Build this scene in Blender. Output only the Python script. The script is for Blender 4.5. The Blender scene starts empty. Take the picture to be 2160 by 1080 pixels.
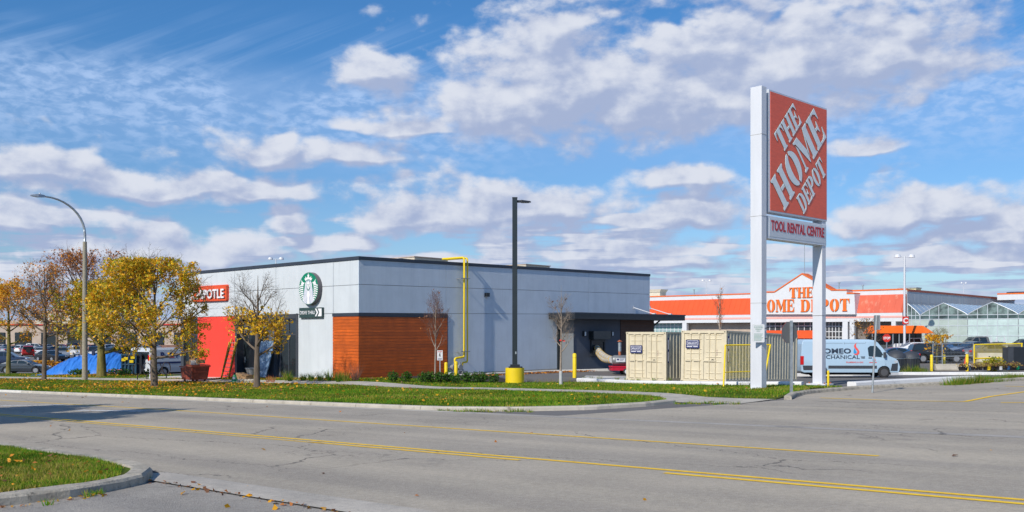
import bpy, bmesh, math, random
import numpy as np
from mathutils import Vector, Matrix, noise as mnoise
random.seed(4); RNG = np.random.default_rng(4)
R = math.radians
SC = bpy.context.scene
COL = SC.collection
# ------------------------------------------------------------------ frame of reference
F = 2012.; HX = 1080.; HY = 700.; H = 2.55
C0 = (-8., 49.8); U1 = (.674, .739); U2 = (-.739, .674)       # corner of the grey building, its two wall directions
TH = math.atan2(.739, .674)

def ss(a, b, x):
    t = max(0, min(1, (x-a)/(b-a))); return t*t*(3-2*t)
def ab(x, y):
    dx, dy = x-C0[0], y-C0[1]; return dx*U2[0]+dy*U2[1], dx*U1[0]+dy*U1[1]
def xy(a, b): return C0[0]+a*U2[0]+b*U1[0], C0[1]+a*U2[1]+b*U1[1]
def T(x, y):                                                    # height of the terrain
    a, b = ab(x, y)
    ta = -.0265*max(-60, min(65, a))
    w = 1-ss(20, 55, b)*ss(-40, -5, x)
    r = ss(-3, -9, a)
    left = .25*ss(-7, 0, b)
    sh = -7*ss(10, 30, b)
    q = .15+.85*ss(-24+sh, -16+sh, a)
    right = (-.5*ss(8, 26, b)+.65*ss(38, 60, b))*q
    return ta*w-.25+left*(1-r)+right*r
def Tab(a, b): return T(*xy(a, b))
def G(px, py, off=0):                                           # where a sight line meets the ground
    X = (px-HX)/F; Z = -(py-HY)/F; lo = hi = 5
    while hi < 500:
        hi = lo+.25
        if H+Z*hi < T(X*hi, hi)+off: break
        lo = hi
    for _ in range(20):
        m = (lo+hi)/2
        if H+Z*m < T(X*m, m)+off: hi = m
        else: lo = m
    return Vector((X*hi, hi, H+Z*hi))
def Gab(px, py): g = G(px, py); return ab(g.x, g.y)
def at(px, Y, z=None):                                          # ground point at sideways ratio px and depth Y
    x = (px-HX)/F*Y; return Vector((x, Y, T(x, Y) if z is None else z))
def ZP(py, Y): return H+(HY-py)/F*Y
def WF(px, py, b0=0):
    k = (px-HX)/F; Y = (b0-5.392+36.802)/(.674*k+.739)
    return (k*Y+8)*-.739+(Y-49.8)*.674, H+(HY-py)/F*Y
def WL(px, py, a0=0):
    k = (px-HX)/F; Y = (a0+5.912+33.565)/(.674-.739*k)
    return (k*Y+8)*.674+(Y-49.8)*.739, H+(HY-py)/F*Y

# ------------------------------------------------------------------ camera, sky, sun, exposure
cam = bpy.data.cameras.new('camera'); co = bpy.data.objects.new('camera', cam); COL.objects.link(co)
co.location = (0, 0, H); co.rotation_euler = (R(90), 0, 0)
cam.sensor_width = 36; cam.lens = F/2160*36; cam.shift_y = (HY-540)/2160; cam.clip_end = 6000; cam.clip_start = .1
SC.camera = co
vs = SC.view_settings; SC.display_settings.display_device = 'sRGB'
vs.view_transform = 'Standard'; vs.look = 'None'; vs.gamma = 1; vs.use_curve_mapping = False; vs.exposure = 0.15
SC.cycles.max_bounces = 6; SC.cycles.transparent_max_bounces = 12
SUN_EL = 36.; LD = Vector((.579*math.cos(R(SUN_EL)), .816*math.cos(R(SUN_EL)), -math.sin(R(SUN_EL))))
sl = bpy.data.lights.new('sun', 'SUN'); sl.energy = 3.9; sl.angle = R(.55); sl.color = (1, .925, .82)
so = bpy.data.objects.new('sun', sl); COL.objects.link(so); so.rotation_euler = LD.to_track_quat('-Z', 'Y').to_euler(); so.location = (-30, -40, 40)

class NT:                                                       # small node writer
    def __init__(s, tree): s.t = tree; s.n = tree.nodes; s.l = tree.links
    def add(s, ty, **kw):
        n = s.n.new(ty)
        for k, v in kw.items(): setattr(n, k, v)
        return n
    def put(s, sock, v):
        if v is None: return
        if isinstance(v, bpy.types.NodeSocket): s.l.new(v, sock)
        else: sock.default_value = v
    def math(s, op, a, b=None, c=None, clamp=False):
        n = s.add('ShaderNodeMath', operation=op, use_clamp=clamp)
        s.put(n.inputs[0], a); s.put(n.inputs[1], b); s.put(n.inputs[2], c); return n.outputs[0]
    def vmath(s, op, a, b=None, out=0):
        n = s.add('ShaderNodeVectorMath', operation=op); s.put(n.inputs[0], a); s.put(n.inputs[1], b); return n.outputs[out]
    dim = '3D'
    def noise(s, vec, scale, detail=4, rough=.55, dist=0, out='Fac'):
        n = s.add('ShaderNodeTexNoise', noise_dimensions=s.dim); s.put(n.inputs['Vector'], vec); n.inputs['Scale'].default_value = scale
        n.inputs['Detail'].default_value = detail; n.inputs['Roughness'].default_value = rough; n.inputs['Distortion'].default_value = dist
        return n.outputs[out]
    def step(s, v, a, b, lo=0., hi=1.):
        n = s.add('ShaderNodeMapRange', interpolation_type='SMOOTHSTEP')
        s.put(n.inputs['Value'], v); n.inputs['From Min'].default_value = a; n.inputs['From Max'].default_value = b
        n.inputs['To Min'].default_value = lo; n.inputs['To Max'].default_value = hi; return n.outputs[0]
    def mix(s, f, a, b, ty='MIX'):
        n = s.add('ShaderNodeMix', data_type='RGBA', blend_type=ty)
        s.put(n.inputs[0], f); s.put(n.inputs[6], c4(a)); s.put(n.inputs[7], c4(b)); return n.outputs[2]
    def comb(s, x, y, z=0.):
        n = s.add('ShaderNodeCombineXYZ'); s.put(n.inputs[0], x); s.put(n.inputs[1], y); s.put(n.inputs[2], z); return n.outputs[0]
def c4(c): return (*c, 1) if isinstance(c, tuple) and len(c) == 3 else c

def build_world():
    w = bpy.data.worlds.new('World'); SC.world = w; w.use_nodes = True
    w.node_tree.nodes.clear(); n = NT(w.node_tree); n.dim = '2D'
    g = bpy.data.node_groups.new('cloud_density', 'ShaderNodeTree')
    g.interface.new_socket('Vec', in_out='INPUT', socket_type='NodeSocketVector')
    g.interface.new_socket('D', in_out='OUTPUT', socket_type='NodeSocketFloat'); g.interface.new_socket('A', in_out='OUTPUT', socket_type='NodeSocketFloat'); FN = .75
    m = NT(g); m.dim = '2D'; gi = m.add('NodeGroupInput'); go = m.add('NodeGroupOutput'); vec = gi.outputs[0]
    blobs = [(1200, 140, 270, 130), (1060, 205, 190, 75), (1340, 185, 260, 105), (1180, 70, 130, 60), (1660, 95, 360, 130), (1900, 85, 230, 85), (1500, 60, 220, 90), (1560, 180, 200, 70),
             (785, 140, 95, 48), (560, 318, 110, 36), (100, 345, 250, 48), (350, 385, 330, 34), (560, 400, 110, 26), (880, 440, 190, 42),
             (1100, 425, 230, 52), (330, 520, 330, 44), (620, 462, 70, 24), (690, 505, 110, 26), (1450, 365, 110, 34), (1480, 435, 150, 36),
             (1900, 440, 170, 52), (2040, 425, 150, 44), (2080, 490, 190, 36), (30, 445, 95, 28), (1250, 520, 300, 30), (860, 250, 160, 30),
             (760, 320, 130, 34), (1830, 300, 80, 25), (2150, 455, 90, 45), (1330, 560, 260, 22), (120, 560, 200, 22), (1960, 545, 220, 24)]
    sep = m.add('ShaderNodeSeparateXYZ'); m.put(sep.inputs[0], vec)
    warp = m.vmath('SCALE', m.vmath('SUBTRACT', m.noise(m.vmath('MULTIPLY', vec, (1, 1.7, 1)), 11, 3, .5, out='Color'), (.5, .5, .5))); warp.node.inputs['Scale'].default_value = .06
    vw = m.vmath('ADD', vec, m.vmath('MULTIPLY', warp, (1, .55, 0)))
    hump = m.noise(m.comb(sep.outputs[0], m.math('MULTIPLY', sep.outputs[1], 2.2)), 9.5, 3, .55); hump = m.math('ADD', .15, m.math('MULTIPLY', hump, 1.45)); ihump = m.math('DIVIDE', 1., hump)
    acc = None
    for (px, py, rx, ry) in blobs:
        py = py+ry*.45; u = math.atan((px-HX)/F); cu = math.cos(u); v = (HY-py)/F*cu
        d = m.vmath('MULTIPLY', m.vmath('SUBTRACT', vw, (u, v, 0)), (F/rx/cu/cu/1.14, F/ry/cu/2.0, 0))
        sd = m.add('ShaderNodeSeparateXYZ'); m.put(sd.inputs[0], d)
        y = m.math('MAXIMUM', m.math('MULTIPLY', sd.outputs[1], ihump), m.math('MULTIPLY', sd.outputs[1], -2.3))          # flatter underneath
        q = m.math('SUBTRACT', 1., m.math('SQRT', m.math('MULTIPLY_ADD', y, y, m.math('MULTIPLY', sd.outputs[0], sd.outputs[0]))))
        if acc is None: acc = q
        else:
            x = m.add('ShaderNodeMath', operation='SMOOTH_MAX'); m.put(x.inputs[0], acc); m.put(x.inputs[1], q); x.inputs[2].default_value = .18; acc = x.outputs[0]
    acc = m.math('ADD', m.math('MULTIPLY', acc, .62), .05)
    v = m.math('MAXIMUM', sep.outputs[1], .012); iv = m.math('DIVIDE', 1., m.math('ADD', v, .028))
    P = m.comb(m.math('MULTIPLY', m.math('SINE', sep.outputs[0]), iv), m.math('MULTIPLY', m.math('COSINE', sep.outputs[0]), iv))
    gen = m.math('SUBTRACT', m.noise(m.vmath('MULTIPLY', P, (.8, 1, 1)), .85, 5, .5), .5)
    inside = m.step(m.math('ABSOLUTE', sep.outputs[0]), .5, .62)       # beyond the blobs the even cloud field takes over
    low = m.step(sep.outputs[1], .085, .16, .26, -.40)
    bias = m.math('ADD', low, m.math('MULTIPLY', inside, m.step(sep.outputs[1], .1, .2, 0, .3)))
    gen = m.math('ADD', m.math('MULTIPLY', gen, 1.9), bias)
    A = m.math('MAXIMUM', acc, gen)
    def puff(sc, st):
        vo = m.add('ShaderNodeTexVoronoi', feature='SMOOTH_F1', voronoi_dimensions='2D'); m.put(vo.inputs['Vector'], m.vmath('MULTIPLY', vw, (1, st, 1))); vo.inputs['Scale'].default_value = sc
        vo.inputs['Smoothness'].default_value = .5; return m.math('SUBTRACT', .42, vo.outputs['Distance'])
    p1 = puff(22, 1.5); p2 = puff(52, 1.4)
    fine = m.math('SUBTRACT', m.noise(m.vmath('MULTIPLY', vec, (1, 1.6, 1)), 18, 8, .62), .5)
    D = m.math('ADD', A, m.math('MULTIPLY', fine, FN))
    D = m.math('ADD', D, m.math('ADD', m.math('MULTIPLY', p1, .30), m.math('MULTIPLY', p2, .16)))
    m.l.new(A, go.inputs[1])
    m.l.new(D, go.inputs[0])
    tc = n.add('ShaderNodeTexCoord'); sp = n.add('ShaderNodeSeparateXYZ'); n.l.new(tc.outputs['Generated'], sp.inputs[0])
    X, Y, Z = sp.outputs
    az = n.math('ARCTAN2', X, Y); hyp = n.math('SQRT', n.math('ADD', n.math('MULTIPLY', X, X), n.math('MULTIPLY', Y, Y)))
    v = n.math('DIVIDE', Z, n.math('MAXIMUM', hyp, .05))
    v = n.math('MINIMUM', v, 1.6)
    vec = n.comb(az, v)
    def dens(vv):
        q = n.add('ShaderNodeGroup'); q.node_tree = g; n.l.new(vv, q.inputs[0]); return q.outputs
    (D0, A0), (D1, A1) = dens(vec), dens(n.vmath('ADD', vec, (-.010, .016, 0)))
    alpha = n.step(D0, -.02, .36)
    ga_ = n.math('MINIMUM', n.math('MAXIMUM', n.math('SUBTRACT', A0, A1), -.10), .10)
    L = n.math('ADD', n.math('MULTIPLY', n.math('SUBTRACT', n.math('SUBTRACT', D0, D1), n.math('SUBTRACT', A0, A1)), 1.5), n.math('MULTIPLY', ga_, 3.0))
    L = n.math('ADD', L, n.math('SUBTRACT', .42, n.math('MULTIPLY', A0, .25)), clamp=True)
    L = n.step(L, .0, 1.0)
    ccol = n.mix(L, (.39, .47, .68), (.73, .77, .87))
    sky = n.add('ShaderNodeTexSky', sky_type='NISHITA'); sky.sun_disc = False; sky.sun_elevation = R(SUN_EL)
    sky.sun_rotation = math.atan2(-.579, -.816) % (2*math.pi); sky.air_density = 1.0; sky.dust_density = .4; sky.ozone_density = 1.6; sky.altitude = 100
    # cirrus and mackerel veil
    ve = n.vmath('MULTIPLY', vec, (1, 2.6, 1))
    ripple = n.noise(n.vmath('MULTIPLY', vec, (1, 2.2, 1)), 52, 4, .55, .25); patch = n.noise(ve, 3.2, 3, .5)
    rot = n.add('ShaderNodeVectorRotate', rotation_type='Z_AXIS'); n.l.new(vec, rot.inputs['Vector']); rot.inputs['Angle'].default_value = R(-24)
    wisp = n.noise(n.vmath('MULTIPLY', rot.outputs[0], (2.2, 34, 1)), 1.7, 5, .6, .5)
    band = n.math('MULTIPLY', n.step(v, .14, .22), n.step(v, .285, .24))
    wband = n.math('MULTIPLY', n.step(v, .22, .26), n.step(v, .34, .28))
    ci = n.math('MULTIPLY', n.math('MULTIPLY', n.step(ripple, .33, .72), n.step(patch, .30, .50)), band)
    cw = n.math('MULTIPLY', n.math('MULTIPLY', n.step(wisp, .42, .72), n.step(patch, .26, .48)), wband)
    ca = n.math('MULTIPLY', n.math('ADD', n.math('MULTIPLY', n.math('ADD', n.math('MULTIPLY', ci, .6), n.math('MULTIPLY', band, .30)), 1.), n.math('MULTIPLY', cw, .32), clamp=True), .8)
    tcol = n.mix(n.step(v, .03, .34), (.80, 1.04, 1.36), (.50, 1.04, 1.52))
    tint = n.mix(1., sky.outputs[0], tcol, 'MULTIPLY')
    b0 = n.add('ShaderNodeBackground'); n.l.new(tint, b0.inputs[0]); b0.inputs[1].default_value = .074
    b1 = n.add('ShaderNodeBackground'); b1.inputs[0].default_value = (.42, .57, .84, 1); b1.inputs[1].default_value = 1.0
    b2 = n.add('ShaderNodeBackground'); n.l.new(ccol, b2.inputs[0]); b2.inputs[1].default_value = .88
    m1 = n.add('ShaderNodeMixShader'); n.l.new(ca, m1.inputs[0]); n.l.new(b0.outputs[0], m1.inputs[1]); n.l.new(b1.outputs[0], m1.inputs[2])
    m2 = n.add('ShaderNodeMixShader'); n.l.new(alpha, m2.inputs[0]); n.l.new(m1.outputs[0], m2.inputs[1]); n.l.new(b2.outputs[0], m2.inputs[2])
    b3 = n.add('ShaderNodeBackground'); b3.inputs[0].default_value = (.42, .55, .80, 1); b3.inputs[1].default_value = .85
    m3 = n.add('ShaderNodeMixShader'); n.l.new(n.step(v, .012, .06, .9, 0), m3.inputs[0]); n.l.new(m2.outputs[0], m3.inputs[1]); n.l.new(b3.outputs[0], m3.inputs[2])
    o = n.add('ShaderNodeOutputWorld'); n.l.new(m3.outputs[0], o.inputs[0])
build_world()

# ------------------------------------------------------------------ materials
def M(name, col, rough=.6, metal=0., var=.12, vs=3., bump=0., bs=40., stretch=(1, 1, 1), col2=None, c2=(.5, .65), spec=None, alpha=None, extra=None, coat=0., trans=0.):
    m = bpy.data.materials.new(name); m.use_nodes = True; n = NT(m.node_tree); n.n.clear()
    p = n.add('ShaderNodeBsdfPrincipled'); o = n.add('ShaderNodeOutputMaterial'); n.l.new(p.outputs[0], o.inputs[0])
    tc = n.add('ShaderNodeTexCoord').outputs['Object']; v = n.vmath('MULTIPLY', tc, stretch)
    base = c4(col)
    if var:
        f = n.noise(v, vs, 5, .6)
        base = n.mix(n.step(f, .3, .7), tuple(max(0, c*(1-var)) for c in col), tuple(min(1, c*(1+var)) for c in col))
    if col2: base = n.mix(n.step(n.noise(v, vs*1.7+.3, 6, .65), *c2), base, col2)
    if extra: base = extra(n, tc, base, p)
    n.put(p.inputs['Base Color'], base); p.inputs['Roughness'].default_value = rough; p.inputs['Metallic'].default_value = metal
    if spec is not None: p.inputs['Specular IOR Level'].default_value = spec
    if coat: p.inputs['Coat Weight'].default_value = coat; p.inputs['Coat Roughness'].default_value = .08
    if trans: p.inputs['Transmission Weight'].default_value = trans
    if bump:
        b = n.add('ShaderNodeBump'); b.inputs['Strength'].default_value = min(1, bump); b.inputs['Distance'].default_value = .02*max(1, bump)
        n.l.new(n.noise(v, bs, 5, .65), b.inputs['Height']); n.l.new(b.outputs[0], p.inputs['Normal'])
    return m
GREY_R = None
def cracks(n, tc, base, p):
    """asphalt: wheel-path bands, patches, stone speckle, branching cracks"""
    fr = n.add('ShaderNodeVectorRotate', rotation_type='Z_AXIS'); n.put(fr.inputs['Vector'], tc); fr.inputs['Angle'].default_value = -(TH)
    lp = fr.outputs[0]                                            # x across the road, y along it
    warp = n.vmath('ADD', lp, n.vmath('MULTIPLY', n.noise(lp, .9, 5, .65, out='Color'), (1.3, 1.3, 0)))
    vo = n.add('ShaderNodeTexVoronoi', feature='DISTANCE_TO_EDGE'); n.put(vo.inputs['Vector'], n.vmath('MULTIPLY', warp, (.34, .13, 0))); vo.inputs['Scale'].default_value = 1.
    line = n.step(vo.outputs[0], .0018, .0045, 1, 0)
    mask = n.step(n.noise(lp, .16, 3, .5), .42, .52)
    vo2 = n.add('ShaderNodeTexVoronoi', feature='DISTANCE_TO_EDGE'); n.put(vo2.inputs['Vector'], warp); vo2.inputs['Scale'].default_value = 1.25
    line2 = n.math('MULTIPLY', n.step(vo2.outputs[0], .006, .016, .8, 0), n.step(n.noise(lp, .33, 3, .5), .59, .65))
    f = n.math('MAXIMUM', n.math('MULTIPLY', line, mask), line2)
    band = n.noise(n.vmath('MULTIPLY', lp, (.55, .03, 0)), 1., 4, .6)
    base = n.mix(n.step(band, .35, .65), n.mix(1., base, (.76, .77, .81), 'MULTIPLY'), base)
    sx = n.add('ShaderNodeSeparateXYZ'); n.put(sx.inputs[0], lp); tr = None
    for bx in (8.1, 9.9, 12.6, 14.0, 16.1, 17.7):                      # tyre-polished wheel paths
        q = n.step(n.math('ABSOLUTE', n.math('SUBTRACT', sx.outputs[0], bx)), .15, .75, 1, 0); tr = q if tr is None else n.math('MAXIMUM', tr, q)
    base = n.mix(n.math('MULTIPLY', tr, n.step(n.noise(n.vmath('MULTIPLY', lp, (.8, .08, 0)), 1.3, 3, .6), .25, .65, .25, .85)), base, n.mix(1., base, (.84, .84, .86), 'MULTIPLY'))
    spk = n.noise(tc, 60, 2, .7); base = n.mix(n.step(spk, .42, .6, 0, .35), base, (.58, .55, .48))
    spk2 = n.noise(tc, 95, 1, .5); base = n.mix(n.step(spk2, .58, .7, 0, .5), base, (.10, .10, .10))
    base = n.mix(n.step(n.noise(tc, 11, 4, .65), .35, .68), n.mix(1., base, (.86, .86, .87), 'MULTIPLY'), base)
    st = n.noise(lp, .5, 5, .7); base = n.mix(n.step(st, .62, .72, 0, .35), base, (.16, .15, .14))
    return n.mix(n.math('MULTIPLY', f, .72), base, (.07, .065, .06))
def planks(n, tc, base, p):
    g = n.noise(n.vmath('MULTIPLY', tc, (1.2, 1.2, 55)), 1., 4, .6)
    oi = n.add('ShaderNodeObjectInfo').outputs['Random']
    base = n.mix(n.step(g, .35, .7, 0, .6), base, (.17, .035, .006))
    return n.mix(n.math('MULTIPLY', oi, .35), base, (.24, .05, .009))
def rivulets(n, tc, base, p):
    g = n.noise(n.vmath('MULTIPLY', tc, (1.6, 1.6, .12)), 1.4, 5, .6)
    base = n.mix(n.step(g, .42, .75, 0, .45), base, n.mix(1., base, (.84, .85, .86), 'MULTIPLY'))
    g2 = n.noise(n.vmath('MULTIPLY', tc, (5, 5, .35)), 1.3, 4, .6); return n.mix(n.step(g2, .55, .8, 0, .30), base, n.mix(1., base, (.68, .68, .67), 'MULTIPLY'))
def tarpm(n, tc, base, p):
    g = n.noise(n.vmath('MULTIPLY', tc, (1.2, 1.2, .5)), 2.4, 6, .6, 1.2)
    return n.mix(n.step(g, .42, .62), base, (.035, .20, .62))
ASPH = M('worn_asphalt', (.48, .415, .315), .9, var=.10, vs=.35, bump=.5, bs=55, extra=cracks)
ASPH_DARK = M('dark_asphalt', (.15, .142, .135), .9, var=.12, vs=.3, bump=.6, bs=50)
ASPH_ROUGH = M('coarse_asphalt', (.38, .345, .295), .95, var=.15, vs=.8, bump=1., bs=38, extra=cracks)
CONC = M('concrete', (.46, .425, .36), .9, var=.12, vs=1.5, bump=.5, bs=30, col2=(.27, .24, .20), c2=(.52, .75))
CONC_NEW = M('new_concrete', (.60, .58, .53), .9, var=.08, vs=2, bump=.3, bs=30)
CONC_OLD = M('old_kerb_concrete', (.40, .365, .30), .95, var=.22, vs=4, bump=1., bs=26, col2=(.13, .12, .10), c2=(.55, .7))
PAINT_Y = M('yellow_road_paint', (.98, .60, .012), .7, var=.10, vs=6, bump=.3, bs=70, col2=(.40, .32, .16), c2=(.64, .70))
PAINT_W = M('white_road_paint', (.62, .62, .6), .7, var=.1, vs=5, col2=(.25, .24, .22), c2=(.5, .62))
SOIL = M('lawn_soil', (.07, .105, .012), .95, spec=.1, var=.35, vs=1.2, bump=.6, bs=18, col2=(.16, .13, .05), c2=(.5, .7))
MULCH = M('dark_mulch', (.03, .022, .016), 1, var=.4, vs=9, bump=1., bs=22)
GRASS = [M('grass_green', (.085, .22, .010), .8, var=.35, vs=.5, spec=.15), M('grass_dark', (.045, .13, .007), .8, var=.35, vs=.5, spec=.15), M('grass_yellow', (.23, .25, .018), .8, var=.3, vs=.5, spec=.15), M('grass_straw', (.38, .29, .08), .8, var=.2, spec=.15)]
WHITE_W = M('white_render', (.575, .62, .655), .85, var=.03, vs=1.2, bump=.35, bs=1.6, extra=rivulets)
SKYFILL_W = M('skyfill_render', (.62, .69, .76), .85, var=.04, vs=1.0, bump=.45, bs=1.4, extra=rivulets)  # white render of the long wall, blue sky fill put into its colour
RED_W = M('red_render', (.80, .052, .032), .8, var=.05, vs=1, bump=.1, bs=3)
CHAR_W = M('charcoal_render', (.09, .105, .135), .8, var=.06, vs=1.5, bump=.1, bs=3)
JOINT = M('joint_grey', (.30, .30, .30), .9, var=0)  # plain grey of the core seen between the panels
COPE = M('dark_coping', (.035, .045, .065), .5, var=.1)
BLACK = M('black_metal', (.018, .022, .028), .42, var=.1)
POLEB = M('black_pole_paint', (.014, .022, .026), .38, var=.1, coat=.3)
WOOD = M('stained_plank', (.74, .135, .010), .55, var=.12, vs=2, extra=planks)
BROWN = M('brown_siding', (.10, .05, .035), .7, var=.1)
YEL = M('safety_yellow', (.82, .60, .008), .5, var=.05, vs=2, col2=(.55, .38, .03), c2=(.66, .8))
YELM = M('yellow_mesh', (.72, .56, .02), .5, var=.05)
GALV = M('galvanised_steel', (.42, .46, .48), .45, .6, var=.15, vs=8)
GREYM = M('grey_metal', (.30, .32, .34), .5, .3, var=.15)
STEELW = M('white_steel', (.64, .66, .70), .45, var=.05, vs=1.5, stretch=(1, 1, .2), col2=(.55, .52, .46), c2=(.66, .85))
STONEP = M('spun_concrete_pole', (.30, .27, .205), .9, var=.15, vs=8, bump=.3, bs=60)
GLASS_D = M('dark_glass', (.018, .028, .034), .05, var=.0, spec=.8)
GLASS_G = M('greenish_glass', (.20, .30, .30), .12, var=.2, vs=.7, spec=.7)
ORANGE = M('orange_enamel', (.80, .155, .012), .5, var=.06, vs=1)
ORANGE_F = M('faded_orange_roof', (.64, .11, .055), .6, var=.12, vs=.6, col2=(.66, .25, .16), c2=(.55, .72), stretch=(1, 1, .3))
ORANGE_R = M('orange_roof', (.68, .085, .013), .55, var=.06, vs=.6)
SIGN_O = M('sign_face_red', (.88, .13, .055), .45, var=.07, vs=3, stretch=(1, 1, 6))
LETTER = M('sign_letter_grey', (.80, .86, .86), .5, var=.03)
OUTLN = M('letter_outline', (.05, .045, .045), .6, var=0)
WHITE_P = M('white_paint', (.66, .68, .70), .5, var=.03)
PINK = M('pink_band', (.80, .42, .37), .7, var=.05)
GREYSHEET = M('grey_sheet_wall', (.50, .51, .52), .6, var=.06, vs=1, stretch=(2, 2, .15))
BEIGE = M('beige_wall', (.47, .38, .31), .9, var=.08, vs=1)
TAN = M('pale_tan_wall', (.60, .54, .42), .9, var=.06)
CREAM = M('cream_container_paint', (.66, .585, .42), .6, var=.06, vs=2.5, bump=.1, bs=8, col2=(.50, .38, .2), c2=(.68, .82))
CONT_S = M('container_side_paint', (.58, .53, .40), .6, var=.08, vs=2, col2=(.40, .32, .2), c2=(.66, .8))
NAVY = M('navy_print', (.02, .03, .13), .5, var=0)
REDP = M('red_print', (.62, .03, .02), .5, var=0)
WHT = M('white_print', (.82, .82, .84), .5, var=0)
BLK = M('black_print', (.02, .02, .022), .5, var=0)
GRN = M('green_print', (.0, .215, .115), .45, var=.03)
LAV = M('lavender_print', (.46, .50, .66), .5, var=0)
RUBBER = M('rubber', (.022, .022, .024), .85, var=.2, vs=10)
RIM = M('alloy_rim', (.45, .46, .48), .35, .7, var=.1)
STEELRIM = M('steel_rim', (.10, .10, .105), .5, .3, var=.1)
TRIM = M('grey_plastic', (.045, .052, .065), .6, var=.1)
TAIL = M('tail_light_red', (.55, .01, .01), .25, var=.1)
HEAD = M('head_light', (.55, .6, .65), .15, .2, var=.1)
UNDER = M('underbody', (.012, .012, .013), .9, var=0)
TARP = M('blue_tarp', (.035, .19, .64), .42, var=.15, vs=1.5, bump=.5, bs=4, extra=tarpm, col2=(.10, .34, .78), c2=(.62, .72))
BIN_O = M('rust_red_bin', (.24, .048, .025), .65, var=.2, vs=3)
BIN_B = M('blue_dumpster_paint', (.012, .06, .11), .6, var=.3, vs=2, col2=(.20, .13, .07), c2=(.6, .7))
DUCT = M('duct_fabric', (.46, .47, .48), .6, var=.1)
DUCTY = M('duct_yellow_band', (.62, .40, .06), .6, var=.1)
MACH_R = M('heater_red', (.52, .012, .04), .45, var=.1)
MACH_G = M('heater_grey', (.22, .23, .235), .45, .3, var=.1)
RUST = M('rusty_steel', (.36, .11, .05), .85, var=.3, vs=8)
CARDB = M('cardboard', (.36, .22, .11), .9, var=.15)
LADY = M('ladder_yellow', (.48, .27, .015), .55, var=.1)
BARK = M('grey_brown_bark', (.15, .115, .085), .95, var=.3, vs=6, bump=1., bs=20, stretch=(1, 1, .25))
BARKY = M('lichen_bark', (.17, .145, .04), .95, var=.35, vs=5, bump=1., bs=20, stretch=(1, 1, .25))
BARKL = M('pale_young_bark', (.30, .24, .19), .9, var=.2, vs=8)
TWIGR = M('reddish_twigs', (.18, .09, .065), .9, var=.2)
WRAP = M('white_trunk_guard', (.5, .5, .5), .7, var=.1)
def leafm(name, c, v=.25):
    m = M(name, c, .6, var=v, vs=1.5)
    p = [q for q in m.node_tree.nodes if q.type == 'BSDF_PRINCIPLED'][0]
    n = NT(m.node_tree); tr = n.add('ShaderNodeBsdfTranslucent'); tr.inputs[0].default_value = (*[min(1, x*1.15) for x in c], 1)
    ms = n.add('ShaderNodeMixShader'); ms.inputs[0].default_value = .30; o = [q for q in m.node_tree.nodes if q.type == 'OUTPUT_MATERIAL'][0]
    n.l.new(p.outputs[0], ms.inputs[1]); n.l.new(tr.outputs[0], ms.inputs[2]); n.l.new(ms.outputs[0], o.inputs[0]); return m
LY = leafm('leaf_yellow', (.86, .50, .015)); LO = leafm('leaf_gold', (.74, .36, .012)); LG = leafm('leaf_green', (.30, .34, .02)); LR = leafm('leaf_rust', (.50, .18, .04))
LB = leafm('leaf_brown', (.22, .10, .05)); LGR = leafm('shrub_green', (.055, .13, .02)); LOR = leafm('leaf_orange', (.85, .32, .02)); LOL = leafm('leaf_olive', (.50, .40, .015))

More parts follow.
